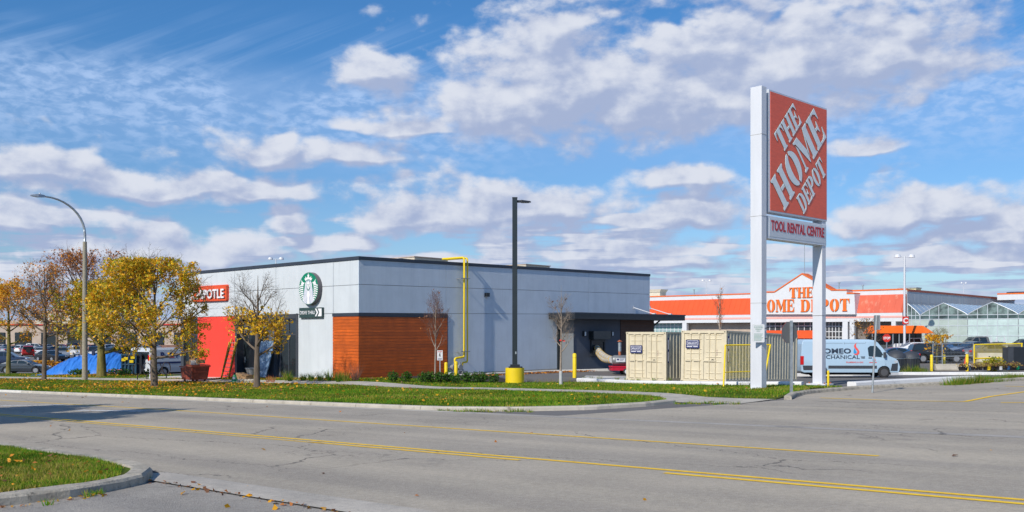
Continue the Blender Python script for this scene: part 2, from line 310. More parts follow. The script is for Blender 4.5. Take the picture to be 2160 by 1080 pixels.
# ------------------------------------------------------------------ mesh building
class MB:
    def __init__(s): s.v = []; s.f = []; s.m = []; s.smooth = []
    def add(s, vs, fs, mi=0, sm=False, mat=None):
        o = len(s.v)
        s.v += [tuple(mat @ Vector(q)) if mat else tuple(q) for q in vs]
        s.f += [tuple(i+o for i in f) for f in fs]; s.m += [mi]*len(fs); s.smooth += [sm]*len(fs); return s
    def box(s, a, b, mi=0, mat=None):
        (x0, y0, z0), (x1, y1, z1) = [[min(a[i], b[i]) for i in range(3)], [max(a[i], b[i]) for i in range(3)]]
        return s.add([(x0, y0, z0), (x1, y0, z0), (x1, y1, z0), (x0, y1, z0), (x0, y0, z1), (x1, y0, z1), (x1, y1, z1), (x0, y1, z1)],
                     [(0, 3, 2, 1), (4, 5, 6, 7), (0, 1, 5, 4), (1, 2, 6, 5), (2, 3, 7, 6), (3, 0, 4, 7)], mi, False, mat)
    def hexa(s, lo, up, mi=0):
        return s.add(list(lo)+list(up), [(3, 2, 1, 0), (4, 5, 6, 7), (0, 1, 5, 4), (1, 2, 6, 5), (2, 3, 7, 6), (3, 0, 4, 7)], mi)
    def tube(s, pts, r, n=8, mi=0, cap=True, sm=True):
        pts = [Vector(p) for p in pts]; k = len(pts); rs = r if isinstance(r, (list, tuple)) else [r]*k
        vs = []; up = None
        for i, p in enumerate(pts):
            d = (pts[min(i+1, k-1)]-pts[max(i-1, 0)]).normalized()
            if up is None: up = Vector((0, 0, 1)) if abs(d.z) < .9 else Vector((1, 0, 0))
            x = d.cross(up).normalized(); y = d.cross(x).normalized(); up = y.cross(d)*-1 if False else up
            for j in range(n):
                t = 2*math.pi*(j+.5)/n; vs.append(p+(x*math.cos(t)+y*math.sin(t))*rs[i])
        fs = [(i*n+j, i*n+(j+1) % n, (i+1)*n+(j+1) % n, (i+1)*n+j) for i in range(k-1) for j in range(n)]
        s.add(vs, fs, mi, sm)
        if cap: s.add(vs[:n], [tuple(range(n))], mi); s.add(vs[-n:], [tuple(range(n))[::-1]], mi)
        return s
    def prism(s, poly, z0, z1, mat=None, mi=0):
        n = len(poly); vs = [(p[0], p[1], z0) for p in poly]+[(p[0], p[1], z1) for p in poly]
        return s.add(vs, [tuple(range(n))[::-1], tuple(range(n, 2*n))]+[(i, (i+1) % n, n+(i+1) % n, n+i) for i in range(n)], mi, False, mat)
    def cyl(s, c, r, z0, z1, n=20, mi=0, r2=None, sm=True):
        r2 = r if r2 is None else r2
        return s.tube([(c[0], c[1], z0), (c[0], c[1], z1)], [r, r2], n, mi, True, sm)
    def build(s, name, mats, parent=None, bevel=0, key=None, kind=None):
        me = CACHE.get(key) if key else None
        mats = mats if isinstance(mats, (list, tuple)) else [mats]
        if me is None:
            me = bpy.data.meshes.new(name); me.from_pydata(s.v, [], s.f)
            for x in mats: me.materials.append(x)
            me.polygons.foreach_set('material_index', s.m); me.polygons.foreach_set('use_smooth', s.smooth); me.update()
            if key: CACHE[key] = me
        o = bpy.data.objects.new(name, me); COL.objects.link(o)
        for i, x in enumerate(mats):
            if me.materials[i] is not x: o.material_slots[i].link = 'OBJECT'; o.material_slots[i].material = x
        if parent: o.parent = parent
        if bevel:
            b = o.modifiers.new('bevel', 'BEVEL'); b.width = bevel; b.segments = 2; b.limit_method = 'ANGLE'; b.angle_limit = R(35); b.harden_normals = False
        if kind: o['kind'] = kind
        return o
CACHE = {}
def thing(name, label, cat, loc=(0, 0, 0), rz=0, group=None, rx=0, ry=0):
    o = bpy.data.objects.new(name, None); COL.objects.link(o); o.location = loc; o.rotation_euler = (rx, ry, rz)
    o.empty_display_size = .2; tag(o, label, cat, group); return o
def tag(o, label=None, cat=None, group=None, kind=None):
    if label: o['label'] = label
    if cat: o['category'] = cat
    if group: o['group'] = group
    if kind: o['kind'] = kind
    return o
def frame(org, right, up):
    r = Vector(right).normalized(); u = Vector(up); u = (u-r*u.dot(r)).normalized(); n = r.cross(u)
    m = Matrix((r, u, n)).transposed().to_4x4(); m.translation = Vector(org); return m
FR = lambda a, z, off=0.: frame((off, a, z), (0, -1, 0), (0, 0, 1))     # lettering on the wall that faces the road
TXT = {}
def text_mb(s, size, bold=0., width=None, depth=.02, align='LEFT', shear=0.):
    """(verts, faces) of extruded lettering, baseline at y=0"""
    k = (s, size, bold, width, depth, align, shear)
    if k in TXT: return TXT[k]
    c = bpy.data.curves.new('t', 'FONT'); c.body = s; c.size = size; c.offset = bold; c.extrude = depth/2; c.align_x = 'LEFT'; c.resolution_u = 3; c.shear = shear
    c.space_character = 1.04
    o = bpy.data.objects.new('t', c); COL.objects.link(o); bpy.context.view_layer.update()
    me = bpy.data.meshes.new_from_object(o.evaluated_get(bpy.context.evaluated_depsgraph_get()))
    v = [tuple(q.co) for q in me.vertices]; f = [tuple(p.vertices) for p in me.polygons]
    bpy.data.objects.remove(o); bpy.data.curves.remove(c); bpy.data.meshes.remove(me)
    x0 = min(q[0] for q in v); x1 = max(q[0] for q in v); sx = width/(x1-x0) if width else 1
    sh = {'LEFT': 0, 'CENTER': -(x1-x0)*sx/2, 'RIGHT': -(x1-x0)*sx}[align]
    v = [((q[0]-x0)*sx+sh, q[1], q[2]+depth/2) for q in v]
    TXT[k] = (v, f); return v, f
def letters(name, s, mat, m, parent, size, width=None, bold=.0, depth=.02, align='LEFT', shear=0.):
    v, f = text_mb(s, size, bold, width, depth, align, shear); return MB().add(v, f, 0, False, mat).build(name, m, parent)

# ------------------------------------------------------------------ ground
def struct(o): o['kind'] = 'structure'; return o
def grid_lines(lo, hi, step, outer): return sorted([-x for x in outer if -x < lo]+list(np.arange(lo, hi+.01, step))+[x for x in outer if x > hi])
def terrain():
    A = grid_lines(-60, 90, 1, [120, 200, 400, 900, 2500]); B = grid_lines(-46, 76, 1, [100, 150, 300, 700, 2500])
    vs = [(*xy(a, b), Tab(a, b)) for b in B for a in A]; na = len(A)
    fs = [(j*na+i, (j+1)*na+i, (j+1)*na+i+1, j*na+i+1) for j in range(len(B)-1) for i in range(na-1)]
    mb = MB().add(vs, fs); struct(mb.build('ground', ASPH_DARK))
terrain()
def rampf(a, b): return ss(-21, -23.8, a)*ss(-1.0, -3.6, b)       # the lawn edge runs down to the driveway
def sheet(name, poly, off, mat, skirt=0, parent=None, ramp=True):
    """flat covering draped over the terrain; poly in (a, b)"""
    bm = bmesh.new(); vs = [bm.verts.new((p[0], p[1], 0)) for p in poly]; bm.faces.new(vs)
    for ax in (0, 1):
        lo = min(p[ax] for p in poly); hi = max(p[ax] for p in poly)
        for k in range(math.ceil(lo), math.floor(hi)+1):
            if k-lo < 1e-3 or hi-k < 1e-3: continue
            co_ = [0, 0, 0]; no = [0, 0, 0]; co_[ax] = k; no[ax] = 1
            bmesh.ops.bisect_plane(bm, geom=bm.verts[:]+bm.edges[:]+bm.faces[:], plane_co=co_, plane_no=no, dist=1e-5)
    bmesh.ops.recalc_face_normals(bm, faces=bm.faces)
    if bm.faces[0].normal.z < 0 if len(bm.faces) else False: bmesh.ops.reverse_faces(bm, faces=bm.faces)
    for v in bm.verts:
        a, b = v.co.x, v.co.y; x, y = xy(a, b); v.co = (x, y, T(x, y)+(off-(off-.022)*rampf(a, b) if off > .05 and b > -10 else off))
    bmesh.ops.recalc_face_normals(bm, faces=bm.faces)
    if sum(f.normal.z for f in bm.faces) < 0: bmesh.ops.reverse_faces(bm, faces=bm.faces)
    if skirt:
        es = [e for e in bm.edges if e.is_boundary]
        r = bmesh.ops.extrude_edge_only(bm, edges=es)
        for g in r['geom']:
            if isinstance(g, bmesh.types.BMVert): g.co.z -= skirt
    me = bpy.data.meshes.new(name); bm.to_mesh(me); bm.free(); me.materials.append(mat)
    o = bpy.data.objects.new(name, me); COL.objects.link(o); o.parent = parent
    return struct(o) if not parent else o
def strip(name, pts, w, off, mat, dash=None):
    """painted line of width w along pts (a, b)"""
    mb = MB(); out = []
    for (p, q) in zip(pts, pts[1:]):
        L = math.hypot(q[0]-p[0], q[1]-p[1]); k = max(1, int(L/.5)); out += [(p[0]+(q[0]-p[0])*i/k, p[1]+(q[1]-p[1])*i/k) for i in range(k)]
    out.append(pts[-1]); vs = []
    for i, p in enumerate(out):
        a, b = out[max(0, i-1)], out[min(len(out)-1, i+1)]; dx, dy = b[0]-a[0], b[1]-a[1]; l = math.hypot(dx, dy)
        for sgn in (-1, 1):
            x, y = xy(p[0]-dy/l*w/2*sgn, p[1]+dx/l*w/2*sgn); vs.append((x, y, T(x, y)+off))
    mb.add(vs, [(2*i, 2*i+1, 2*i+3, 2*i+2) for i in range(len(out)-1)]); return struct(mb.build(name, mat))
def kerb(name, pts, w, h, mat, piece=3.0, mats=None, wob=0.):
    """kerb built of pieces laid end to end; pts (a, b) along its road-side foot, body to the left of travel"""
    root = bpy.data.objects.new(name, None); COL.objects.link(root); root['kind'] = 'structure'
    seg = [0]
    for p, q in zip(pts, pts[1:]): seg.append(seg[-1]+math.hypot(q[0]-p[0], q[1]-p[1]))
    def pt(s):
        for i in range(len(pts)-1):
            if s <= seg[i+1] or i == len(pts)-2:
                t = (s-seg[i])/(seg[i+1]-seg[i]); p, q = pts[i], pts[i+1]; return p[0]+(q[0]-p[0])*t, p[1]+(q[1]-p[1])*t
    s = 0; total = seg[-1]; prof = [(0, -.08), (.015, h-.035), (.05, h), (w-.03, h), (w, h-.02), (w, -.08)]; idx = 0
    while s < total-.05:
        e = min(total, s+piece); k = max(2, int((e-s)/.4)+1); mb = MB(); vs = []
        for i in range(k):
            t = s+.008+(e-s-.016)*i/(k-1); p = pt(t); a = pt(max(0, t-.15)); b = pt(min(total, t+.15)); dx, dy = b[0]-a[0], b[1]-a[1]; l = math.hypot(dx, dy)
            for (o_, z) in prof:
                x, y = xy(p[0]-dy/l*o_, p[1]+dx/l*o_); vs.append((x, y, Tab(*p)+z+random.uniform(-wob, wob)*(z > 0)))
        n = len(prof); fs = [(i*n+j, i*n+j+1, (i+1)*n+j+1, (i+1)*n+j) for i in range(k-1) for j in range(n-1)]
        fs += [tuple(range(n))[::-1], tuple((k-1)*n+j for j in range(n))]
        mb.add(vs, fs); mm = mat
        if mats: mm = mats(s)
        mb.build('kerb_section', mm, root); s = e; idx += 1
    return root
# the road and what lies along it
sheet('road', [(89, -24.4), (89, -12.5), (-59, -12.5), (-59, -24.4)], .010, ASPH)
sheet('driveway', [(-23.8, -12.47), (-25.4, -6), (-25.9, -3.5), (-24.9, -.5), (-25, 3.1), (-26.9, 7.9), (-28.3, 13), (-30, 24), (-40, 26), (-40, -12.47)], .008, ASPH)
sheet('gutter', [(89, -13.0), (89, -12.5), (-20, -12.5), (-20, -13.0)], .016, CONC)
sheet('worn_gutter', [(-20, -13.0), (-20, -12.6), (-59, -12.6), (-59, -13.0)], .014, M('worn_gutter_concrete', (.47, .43, .37), .9, var=.15, vs=1.2, extra=cracks))
sheet('near_gutter', [(-26.0, -24.95), (-26.0, -24.35), (-59, -24.35), (-59, -24.95)], .017, M('weathered_gutter', (.54, .49, .41), .9, var=.16, vs=1.4, bump=.5, bs=30, extra=cracks))
sheet('near_driveway', [(-27.0, -25.0), (-59, -25.0), (-59, -45), (-27.3, -45)], .012, ASPH_ROUGH)
sheet('concrete_pad', [Gab(*p) for p in [(1222, 800), (1325, 802), (1325, 795), (1236, 793)]], .02, CONC_NEW)
sheet('concrete_pad', [(-1.3, 5.6), (-1.05, 5.6), (-1.05, 16.5), (-1.6, 16.5)], .03, CONC_NEW)
VER = .11
sheet('verge', [(89, -12.25), (89, -3.4), (-5, -3.6), (-12, -3.5), (-18, -4.0), (-22, -5.0), (-23.3, -6.4), (-23.5, -8.0), (-22.9, -10.1), (-21.5, -11.4), (-19.5, -12.1), (-18, -12.25)], VER-.004, SOIL, .12)
sheet('pavement', [(89, -3.4), (89, -2.0), (-4, -2.1), (-12, -2.0), (-18, -2.6), (-23, -3.8), (-25.4, -3.8), (-25.6, -6.3), (-23.2, -6.5), (-22, -5.0), (-18, -4.0), (-12, -3.5), (-5, -3.6)], VER+.012, CONC)
sheet('lawn', [(89, -2.0), (89, 4.5), (36, 4.5), (34, 2.8), (22, 2.8), (21.5, -1.5), (11.5, -1.7), (11.5, -.2), (-.3, -.3), (-.6, 5.2), (-4.8, 5.2), (-4.8, 2.9), (-10, 3.4), (-13, 4.6), (-22.8, 3.6), (-24.6, 3.2), (-24.6, -.4), (-25.4, -3.7), (-23, -3.8), (-18, -2.6), (-12, -2.0), (-4, -2.1)], VER-.006, SOIL, .12)
sheet('patio', [(21.3, -2.0), (21.3, 2.8), (11.7, 2.8), (11.7, -1.6)], VER+.005, CONC_NEW)
sheet('planting_bed', [(-.4, .6), (-.4, 5.0), (-4.6, 4.9), (-7.4, 4.2), (-8.0, 2.6), (-4.2, .8)], VER+.02, MULCH)
sheet('entrance_slab', [(4.0, -1.99), (4.0, -.02), (1.6, -.02), (1.0, -1.99)], VER+.010, CONC_NEW)
ISL = [(30, -24.6), (-24.6, -24.6), (-25.9, -24.75), (-26.8, -25.3), (-27.15, -26.2), (-27.2, -45), (30, -45)]
sheet('near_lawn', ISL, VER, SOIL)
kerb('kerb', [(80, -12.45), (-18, -12.45), (-19.5, -12.35), (-21.6, -11.6), (-23.1, -10.2), (-23.7, -8.2), (-23.6, -6.6)][::-1], .26, .12, CONC, 3.0, mats=lambda s: CONC_NEW if s > 37 else CONC)
kerb('near_kerb', [(30, -24.35), (-24.7, -24.35), (-26.1, -24.55), (-27.05, -25.2), (-27.45, -26.1), (-27.5, -45)], .3, .14, CONC_OLD, 2.6, wob=.008)
kerb('driveway_kerb', [(-25.9, -3.6), (-25.1, -1.6), (-24.9, .5), (-25.2, 3.2), (-26.9, 7.9), (-28.3, 13), (-30, 22), (-31, 30)][::-1], .24, .13, CONC_OLD, 3.0, wob=.004)
WK = M('whitewashed_kerb', (.72, .72, .71), .8, var=.05, vs=3, col2=(.5, .49, .46), c2=(.62, .75))
a1 = [Gab(*p) for p in [(1215, 808), (1330, 815), (1500, 818), (1690, 819)]]
kerb('white_kerb', a1[::-1], .42, .25, WK, 4.2)
a2 = [Gab(*p) for p in [(1806, 818), (1900, 812), (2060, 804)]]
kerb('white_kerb', a2[::-1], .42, .22, WK, 12)
a3 = [Gab(*p) for p in [(1640, 794), (1683, 794), (1800, 793), (1900, 791), (2040, 791), (2175, 791), (2300, 791)]]
kerb('white_kerb', a3[::-1], .5, .2, WK, 3)
kerb('white_kerb', [(-8.6, 26.8), (-2.6, 16.4), (-1.2, 14), (-1.0, 5.6)][::-1], .35, .14, CONC_NEW, 3.0)
# yellow lines
YO = .016
strip('yellow_line', [(70, -20.05), (-59, -20.05)], .11, YO, PAINT_Y)
strip('yellow_line', [(20, -20.33), (-24.5, -20.33)], .06, YO, PAINT_Y)
strip('yellow_line', [(-24.0, -20.30), (-29.5, -20.30)], .10, YO, PAINT_Y)
strip('yellow_line', [(-32.2, -20.33), (-59, -20.33)], .11, YO, PAINT_Y)
strip('yellow_line', [(70, -16.4), (-10, -16.2), (-26, -16.7), (-33.8, -16.9)], .10, YO, PAINT_Y)
Y2 = .014
strip('driveway_line', [Gab(*p) for p in [(1730, 840), (1900, 846), (2035, 848)]], .14, Y2, PAINT_Y)
strip('driveway_line', [Gab(*p) for p in [(2035, 848), (2090, 837), (2170, 826)]], .14, Y2+.003, PAINT_Y)
strip('driveway_line', [Gab(*p) for p in [(2110, 850), (2190, 850)]], .16, Y2, PAINT_Y)
strip('driveway_line', [Gab(*p) for p in [(2120, 815), (2190, 817)]], .16, Y2, PAINT_Y)
for p, q in [((165, 866), (305, 868)), ((0, 856), (130, 855))]:
    strip('white_lane_mark', [Gab(*p), Gab(*q)], .45, Y2, PAINT_W)
strip('construction_joint', [(-25.2, -6.4), (-59, -6.4)], .05, .013, CONC)

# ------------------------------------------------------------------ grass blades and fallen leaves
def inpoly(P, poly):
    x, y = P[:, 0], P[:, 1]; c = np.zeros(len(P), bool); n = len(poly)
    for i in range(n):
        (x0, y0), (x1, y1) = poly[i], poly[(i+1) % n]
        if y0 == y1: continue
        k = ((y0 > y) != (y1 > y)) & (x < (x1-x0)*(y-y0)/(y1-y0)+x0); c ^= k
    return c
TV = None
def Tarr(P): return np.array([Tab(a, b) for a, b in P])
def gridT(P):                                                   # bilinear lookup, fast
    global TV
    if TV is None:
        A = np.arange(-62, 92, 1.); B = np.arange(-48, 78, 1.); TV = (A, B, np.array([[Tab(a, b) for b in B] for a in A]))
    A, B, Z = TV; ia = np.clip((P[:, 0]+62).astype(int), 0, len(A)-2); ib = np.clip((P[:, 1]+48).astype(int), 0, len(B)-2)
    fa = P[:, 0]-A[ia]; fb = P[:, 1]-B[ib]
    return Z[ia, ib]*(1-fa)*(1-fb)+Z[ia+1, ib]*fa*(1-fb)+Z[ia, ib+1]*(1-fa)*fb+Z[ia+1, ib+1]*fa*fb
def raw_mesh(name, V, FV, k, mats, mi, label=None, cat=None, parent=None, kind='stuff'):
    me = bpy.data.meshes.new(name); nf = len(FV)
    me.vertices.add(len(V)); me.vertices.foreach_set('co', V.astype(np.float32).ravel())
    me.loops.add(nf*k); me.loops.foreach_set('vertex_index', FV.astype(np.int32).ravel())
    me.polygons.add(nf); me.polygons.foreach_set('loop_start', np.arange(nf, dtype=np.int32)*k)
    for m in mats: me.materials.append(m)
    me.polygons.foreach_set('material_index', mi.astype(np.int32)); me.update(calc_edges=True)
    o = bpy.data.objects.new(name, me); COL.objects.link(o); o.parent = parent
    tag(o, label, cat, None, kind); return o
def rampv(P):
    f = lambda a, b, x: (lambda t: t*t*(3-2*t))(np.clip((x-a)/(b-a), 0, 1))
    return f(-21, -23.8, P[:, 0])*f(-1.0, -3.6, P[:, 1])*(P[:, 1] > -10)
def blades(name, poly, dens, h, w, off, label, box=None, lim=None, patch=.5):
    lo = np.min(poly, 0); hi = np.max(poly, 0)
    if box: lo = np.maximum(lo, box[0]); hi = np.minimum(hi, box[1])
    n = int((hi[0]-lo[0])*(hi[1]-lo[1])*dens); P = lo+RNG.random((n, 2))*(hi-lo); P = P[inpoly(P, poly)]
    X = C0[0]+P[:, 0]*U2[0]+P[:, 1]*U1[0]; Y = C0[1]+P[:, 0]*U2[1]+P[:, 1]*U1[1]
    k = (np.abs(X/np.maximum(Y, 1)) < .62) & (Y > 6)
    if lim: k &= lim(P)
    P, X, Y = P[k], X[k], Y[k]; n = len(P); Z = gridT(P)+off-(off-.02)*rampv(P)
    pat = np.sin(P[:, 0]*1.3+np.sin(P[:, 1]*2.1))*np.sin(P[:, 1]*1.1+1.7*np.sin(P[:, 0]*.7))+.5*np.sin(P[:, 0]*4.1+P[:, 1]*3.3)
    hh = h*(.5+.9*RNG.random(n))*(1+.25*pat); th = RNG.random(n)*2*np.pi; ww = w*(.6+.8*RNG.random(n))
    lean = hh*(.2+.6*RNG.random(n)); lt = RNG.random(n)*2*np.pi
    V = np.empty((n, 3, 3)); V[:, 0] = np.stack([X-np.cos(th)*ww/2, Y-np.sin(th)*ww/2, Z-.01], 1); V[:, 1] = np.stack([X+np.cos(th)*ww/2, Y+np.sin(th)*ww/2, Z-.01], 1)
    V[:, 2] = np.stack([X+np.cos(lt)*lean, Y+np.sin(lt)*lean, Z+hh], 1)
    pat2 = np.sin(P[:, 0]*.45+2*np.sin(P[:, 1]*.6))+np.sin(P[:, 1]*.9+P[:, 0]*.23); r = RNG.random(n)+(pat*.22+pat2*.13)*patch; mi = np.where(r < .40, 0, np.where(r < .62, 1, np.where(r < .93, 2, 3)))
    mi = np.where(r < .1, 1, mi)
    return raw_mesh(name, V.reshape(-1, 3), np.arange(n*3).reshape(-1, 3), 3, GRASS, mi, label)
VG = np.array([(60, -12.2), (60, -3.4), (-5, -3.6), (-12, -3.5), (-18, -4.0), (-22, -5.0), (-23.3, -6.4), (-23.5, -8.0), (-22.9, -10.1), (-21.5, -11.4), (-19.5, -12.1)])
LG2 = np.array([(50, -2.0), (50, 3), (36, 4), (34, 2.8), (22, 2.8), (21.5, -1.5), (11.5, -1.7), (11.5, -.2), (-.3, -.3), (-.6, .5), (-4.2, .7), (-8.2, 2.6), (-10, 3.4), (-13, 4.6), (-22.8, 3.6), (-24.6, 3.2), (-24.6, -.4), (-25.2, -3.7), (-23, -3.8), (-18, -2.6), (-12, -2.0), (-4, -2.1)])
blades('grass', VG, 520, .05, .022, VER, 'short autumn lawn of the verge between road and pavement')
blades('grass', LG2, 480, .055, .022, VER, 'short lawn between pavement and buildings')
blades('grass', np.array([(10, -24.66), (-24.5, -24.66), (-25.8, -24.9), (-26.75, -25.4), (-27.1, -26.3), (-27.15, -34), (10, -34)]), 5200, .055, .011, VER, 'green lawn of the near corner inside the old kerb', box=((-28, -33), (-12, -24)), patch=.9)
def scatter_leaves(name, poly, n, size, off, label, weight=None, mats=(LY, LO, LOR, LB), lift=.05):
    poly = np.array(poly); lo = poly.min(0); hi = poly.max(0); P = lo+RNG.random((n*3, 2))*(hi-lo); P = P[inpoly(P, poly)]
    if weight: P = P[RNG.random(len(P)) < weight(P)]
    P = P[:n]; n = len(P); X = C0[0]+P[:, 0]*U2[0]+P[:, 1]*U1[0]; Y = C0[1]+P[:, 0]*U2[1]+P[:, 1]*U1[1]; Z = gridT(P)+off+RNG.random(n)*lift
    return leaf_cloud(name, np.stack([X, Y, Z], 1), size, mats, None, flat=.35, label=label)
def leaf_cloud(name, Cn, size, mats, probs, flat=1., parent=None, label=None, kind='stuff'):
    n = len(Cn); a = RNG.normal(size=(n, 3)); a[:, 2] *= flat; a /= np.linalg.norm(a, axis=1)[:, None]
    b = RNG.normal(size=(n, 3)); b[:, 2] *= flat; b -= a*(a*b).sum(1)[:, None]; b /= np.linalg.norm(b, axis=1)[:, None]
    s = size*(.45+1.1*RNG.random(n))[:, None]; c = np.cross(a, b)*s*.18
    V = np.stack([Cn-a*s*.6, Cn-b*s*.36+c, Cn+a*s*.6, Cn+b*s*.36+c], 1).reshape(-1, 3)
    mi = RNG.choice(len(mats), n, p=probs)
    return raw_mesh(name, V, np.arange(n*4).reshape(-1, 4), 4, list(mats), mi, label, None, parent, kind)
def near(P, cs, r): return np.max([np.exp(-((P[:, 0]-c[0])**2+((P[:, 1]-c[1]))**2)/r**2) for c in cs], 0)
TR = [Gab(*p) for p in [(18, 787), (94, 802), (210, 795), (326, 812), (544, 815), (420, 812)]]
scatter_leaves('fallen_leaves', VG, 7500, .085, VER+.03, 'yellow and brown leaves lying on the verge', lambda P: .035+.96*near(P, TR, 5.0))
scatter_leaves('fallen_leaves', LG2, 5500, .085, VER+.03, 'fallen leaves lying on the lawn by the buildings', lambda P: .04+.96*near(P, TR, 6.0))
scatter_leaves('fallen_leaves', [(-15, -24.8), (-26.6, -25), (-27, -31), (-15, -31)], 520, .062, VER+.05, 'scattered leaves on the near lawn corner', mats=(LOR, LO, LB, LR))
scatter_leaves('fallen_leaves', [(30, -24), (30, -12.6), (-36, -12.6), (-36, -24)], 60, .075, .02, 'single dry leaves on the road', mats=(LO, LB, LR), lift=.01)
scatter_leaves('fallen_leaves', [(-24.5, -24.9), (-36, -24.9), (-36, -25.12), (-24.5, -25.12)], 130, .05, .02, 'small dry debris caught in the near gutter joint', mats=(LB, LR, BARK, LO), lift=.012)
scatter_leaves('fallen_leaves', [(-27.52, -26), (-27.7, -26), (-27.75, -33), (-27.55, -33)], 160, .055, .02, 'dry leaves gathered at the foot of the near kerb', mats=(LO, LR, LB, LY), lift=.02)
scatter_leaves('fallen_leaves', [(-26, -24.4), (-27.6, -25.4), (-36, -30), (-36, -24.4)], 26, .065, .03, 'dry leaves by the near gutter', mats=(LO, LY, LB), lift=.01)
scatter_leaves('fallen_leaves', [(-1.6, 6), (-2.2, 6), (-3.4, 16), (-1.8, 16)], 900, .10, .02, 'drift of rusty leaves along the grey wall', mats=(LR, LOR, LB), lift=.06)
def tufts(name, cs, n, h, label, mats=None, r=.12, w=.014):
    V = []; mi = []
    for c in cs:
        hh = h*random.uniform(.6, 1.3)
        for i in range(n):
            t = random.uniform(0, 6.28); q = random.random()*r; x, y = c[0]+math.cos(t)*q, c[1]+math.sin(t)*q; l = hh*random.uniform(.5, 1.1); s = random.uniform(.1, .7)*l
            V += [(x-w/2, y, c[2]), (x+w/2, y+w/3, c[2]), (x+math.cos(t)*s, y+math.sin(t)*s, c[2]+l)]; mi.append(random.choice((0, 0, 1, 2, 3)))
    return raw_mesh(name, np.array(V), np.arange(len(V)).reshape(-1, 3), 3, mats or GRASS, np.array(mi), label)
tufts('weeds', [G(px+random.uniform(-9, 9), 803+random.uniform(-3, 2)) for px in range(1230, 1520, 14)], 30, .22, 'weeds growing along the whitewashed kerb')
tufts('weeds', [G(px+random.uniform(-5, 5), py) for px, py in zip(np.linspace(2005, 2170, 34), np.linspace(813, 800, 34))], 60, .34, 'tall green weeds on the driveway kerb', r=.35, w=.02)
tufts('weeds', [G(px, 788+random.uniform(-1, 1)) for px in list(range(1912, 1960, 6))], 60, .6, 'green weeds beside the dark bins', r=.4, w=.03)
tufts('weeds', [G(px, 869+random.uniform(-3, 1)) for px in range(930, 1120, 9)]+[G(px, 853+random.uniform(-3, 1)) for px in range(1420, 1560, 8)], 26, .10, 'small weeds in the kerb joint')
tufts('weeds', [G(px, py) for px, py in ((205, 1045), (212, 1044), (188, 1050), (100, 1068), (310, 1012))], 24, .10, 'small weeds at the foot of the near kerb', r=.06, w=.01)
tufts('weeds', [G(px, 811) for px in range(1110, 1240, 8)], 26, .3, 'withered plants at the lawn edge', mats=[GRASS[2], GRASS[3], BARK, TWIGR])

# ------------------------------------------------------------------ buildings, in the (b, a, z) frame of the grey building
ORG = {}
def bthing(name, label, cat, b, a, z, group=None):
    x, y = xy(a, b); o = thing(name, label, cat, (x, y, z), TH, group); ORG[o] = (b, a, z); return o
def pb(mb, name, mats, root, **kw):
    o = root
    while o not in ORG: o = o.parent
    q = ORG[o]; mb.v = [(v[0]-q[0], v[1]-q[1], v[2]-q[2]) for v in mb.v]; return mb.build(name, mats, root, **kw)
def bletters(name, s, mat, root, m, size, **kw):
    v, f = text_mb(s, size, kw.get('bold', 0), kw.get('width'), kw.get('depth', .02), kw.get('align', 'LEFT'), kw.get('shear', 0.))
    return pb(MB().add(v, f, 0, False, mat), name, m, root)
def rects(mb, b, a0, z0, a1, z1, d=.05, mi=0): return mb.box((b, a0, z0), (b+d, a1, z1), mi)

B1 = bthing('retail_building', 'low white and grey shop building with stained wood corner, red panel and black coping', 'building', 0, 0, 0)
zt = lambda b, a: 6.33+.010*b-.005*a
zj = lambda z, b, a: z+.0098*b-.003*a
def slab(name, mat, pts, root=B1, mi=0, **kw):
    mb = MB(); n = 4; mb.hexa(pts[:4], pts[4:]); return pb(mb, name, mat, root, **kw)
core = MB().box((.05, .05, 3.4), (26.75, 18.35, 5.9)).box((.05, .05, -1.2), (26.75, 5.38, 3.4)).box((.5, 5.38, -1.2), (26.75, 18.35, 3.4))
core.box((.05, .05, 5.9), (.3, 18.35, 6.3)).box((.3, .05, 5.9), (26.75, .3, 6.42)).box((26.45, .3, 5.9), (26.75, 18.35, 6.3)).box((.3, 18.1, 5.9), (26.45, 18.35, 6.2))
pb(core, 'wall', JOINT, B1)
g = .012
def wall_panel_long(b0, b1, z0, z1, mat=SKYFILL_W, top=False, a=0., th=.05):
    f = (lambda b: zt(b, 0)) if top else (lambda b: zj(z1, b, 0))
    l = (lambda b: zj(z0, b, 0)) if z0 > .5 else (lambda b: z0)
    mb = MB().hexa([(b0+g, a, l(b0)+g), (b1-g, a, l(b1)+g), (b1-g, a+th, l(b1)+g), (b0+g, a+th, l(b0)+g)],
                   [(b0+g, a, f(b0)-g), (b1-g, a, f(b1)-g), (b1-g, a+th, f(b1)-g), (b0+g, a+th, f(b0)-g)])
    pb(mb, 'wall_panel', mat, B1)
def wall_panel_front(a0, a1, z0, z1, mat=WHITE_W, top=False, b=0., th=.05):
    f = (lambda a: zt(0, a)) if top else (lambda a: zj(z1, 0, a))
    l = (lambda a: zj(z0, 0, a)) if z0 > .5 else (lambda a: z0)
    mb = MB().hexa([(b, a0+g, l(a0)+g), (b+th, a0+g, l(a0)+g), (b+th, a1-g, l(a1)+g), (b, a1-g, l(a1)+g)],
                   [(b, a0+g, f(a0)-g), (b+th, a0+g, f(a0)-g), (b+th, a1-g, f(a1)-g), (b, a1-g, f(a1)-g)])
    pb(mb, 'wall_panel', mat, B1)
BL = [-g, 6.29, 12.1, 19.55, 26.8]
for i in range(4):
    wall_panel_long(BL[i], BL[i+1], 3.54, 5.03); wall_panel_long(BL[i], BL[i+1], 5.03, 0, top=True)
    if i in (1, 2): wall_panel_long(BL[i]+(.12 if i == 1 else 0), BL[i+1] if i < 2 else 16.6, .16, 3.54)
AF = [.05, 2.17, 7.56, 11.94, 16.3, 18.4]
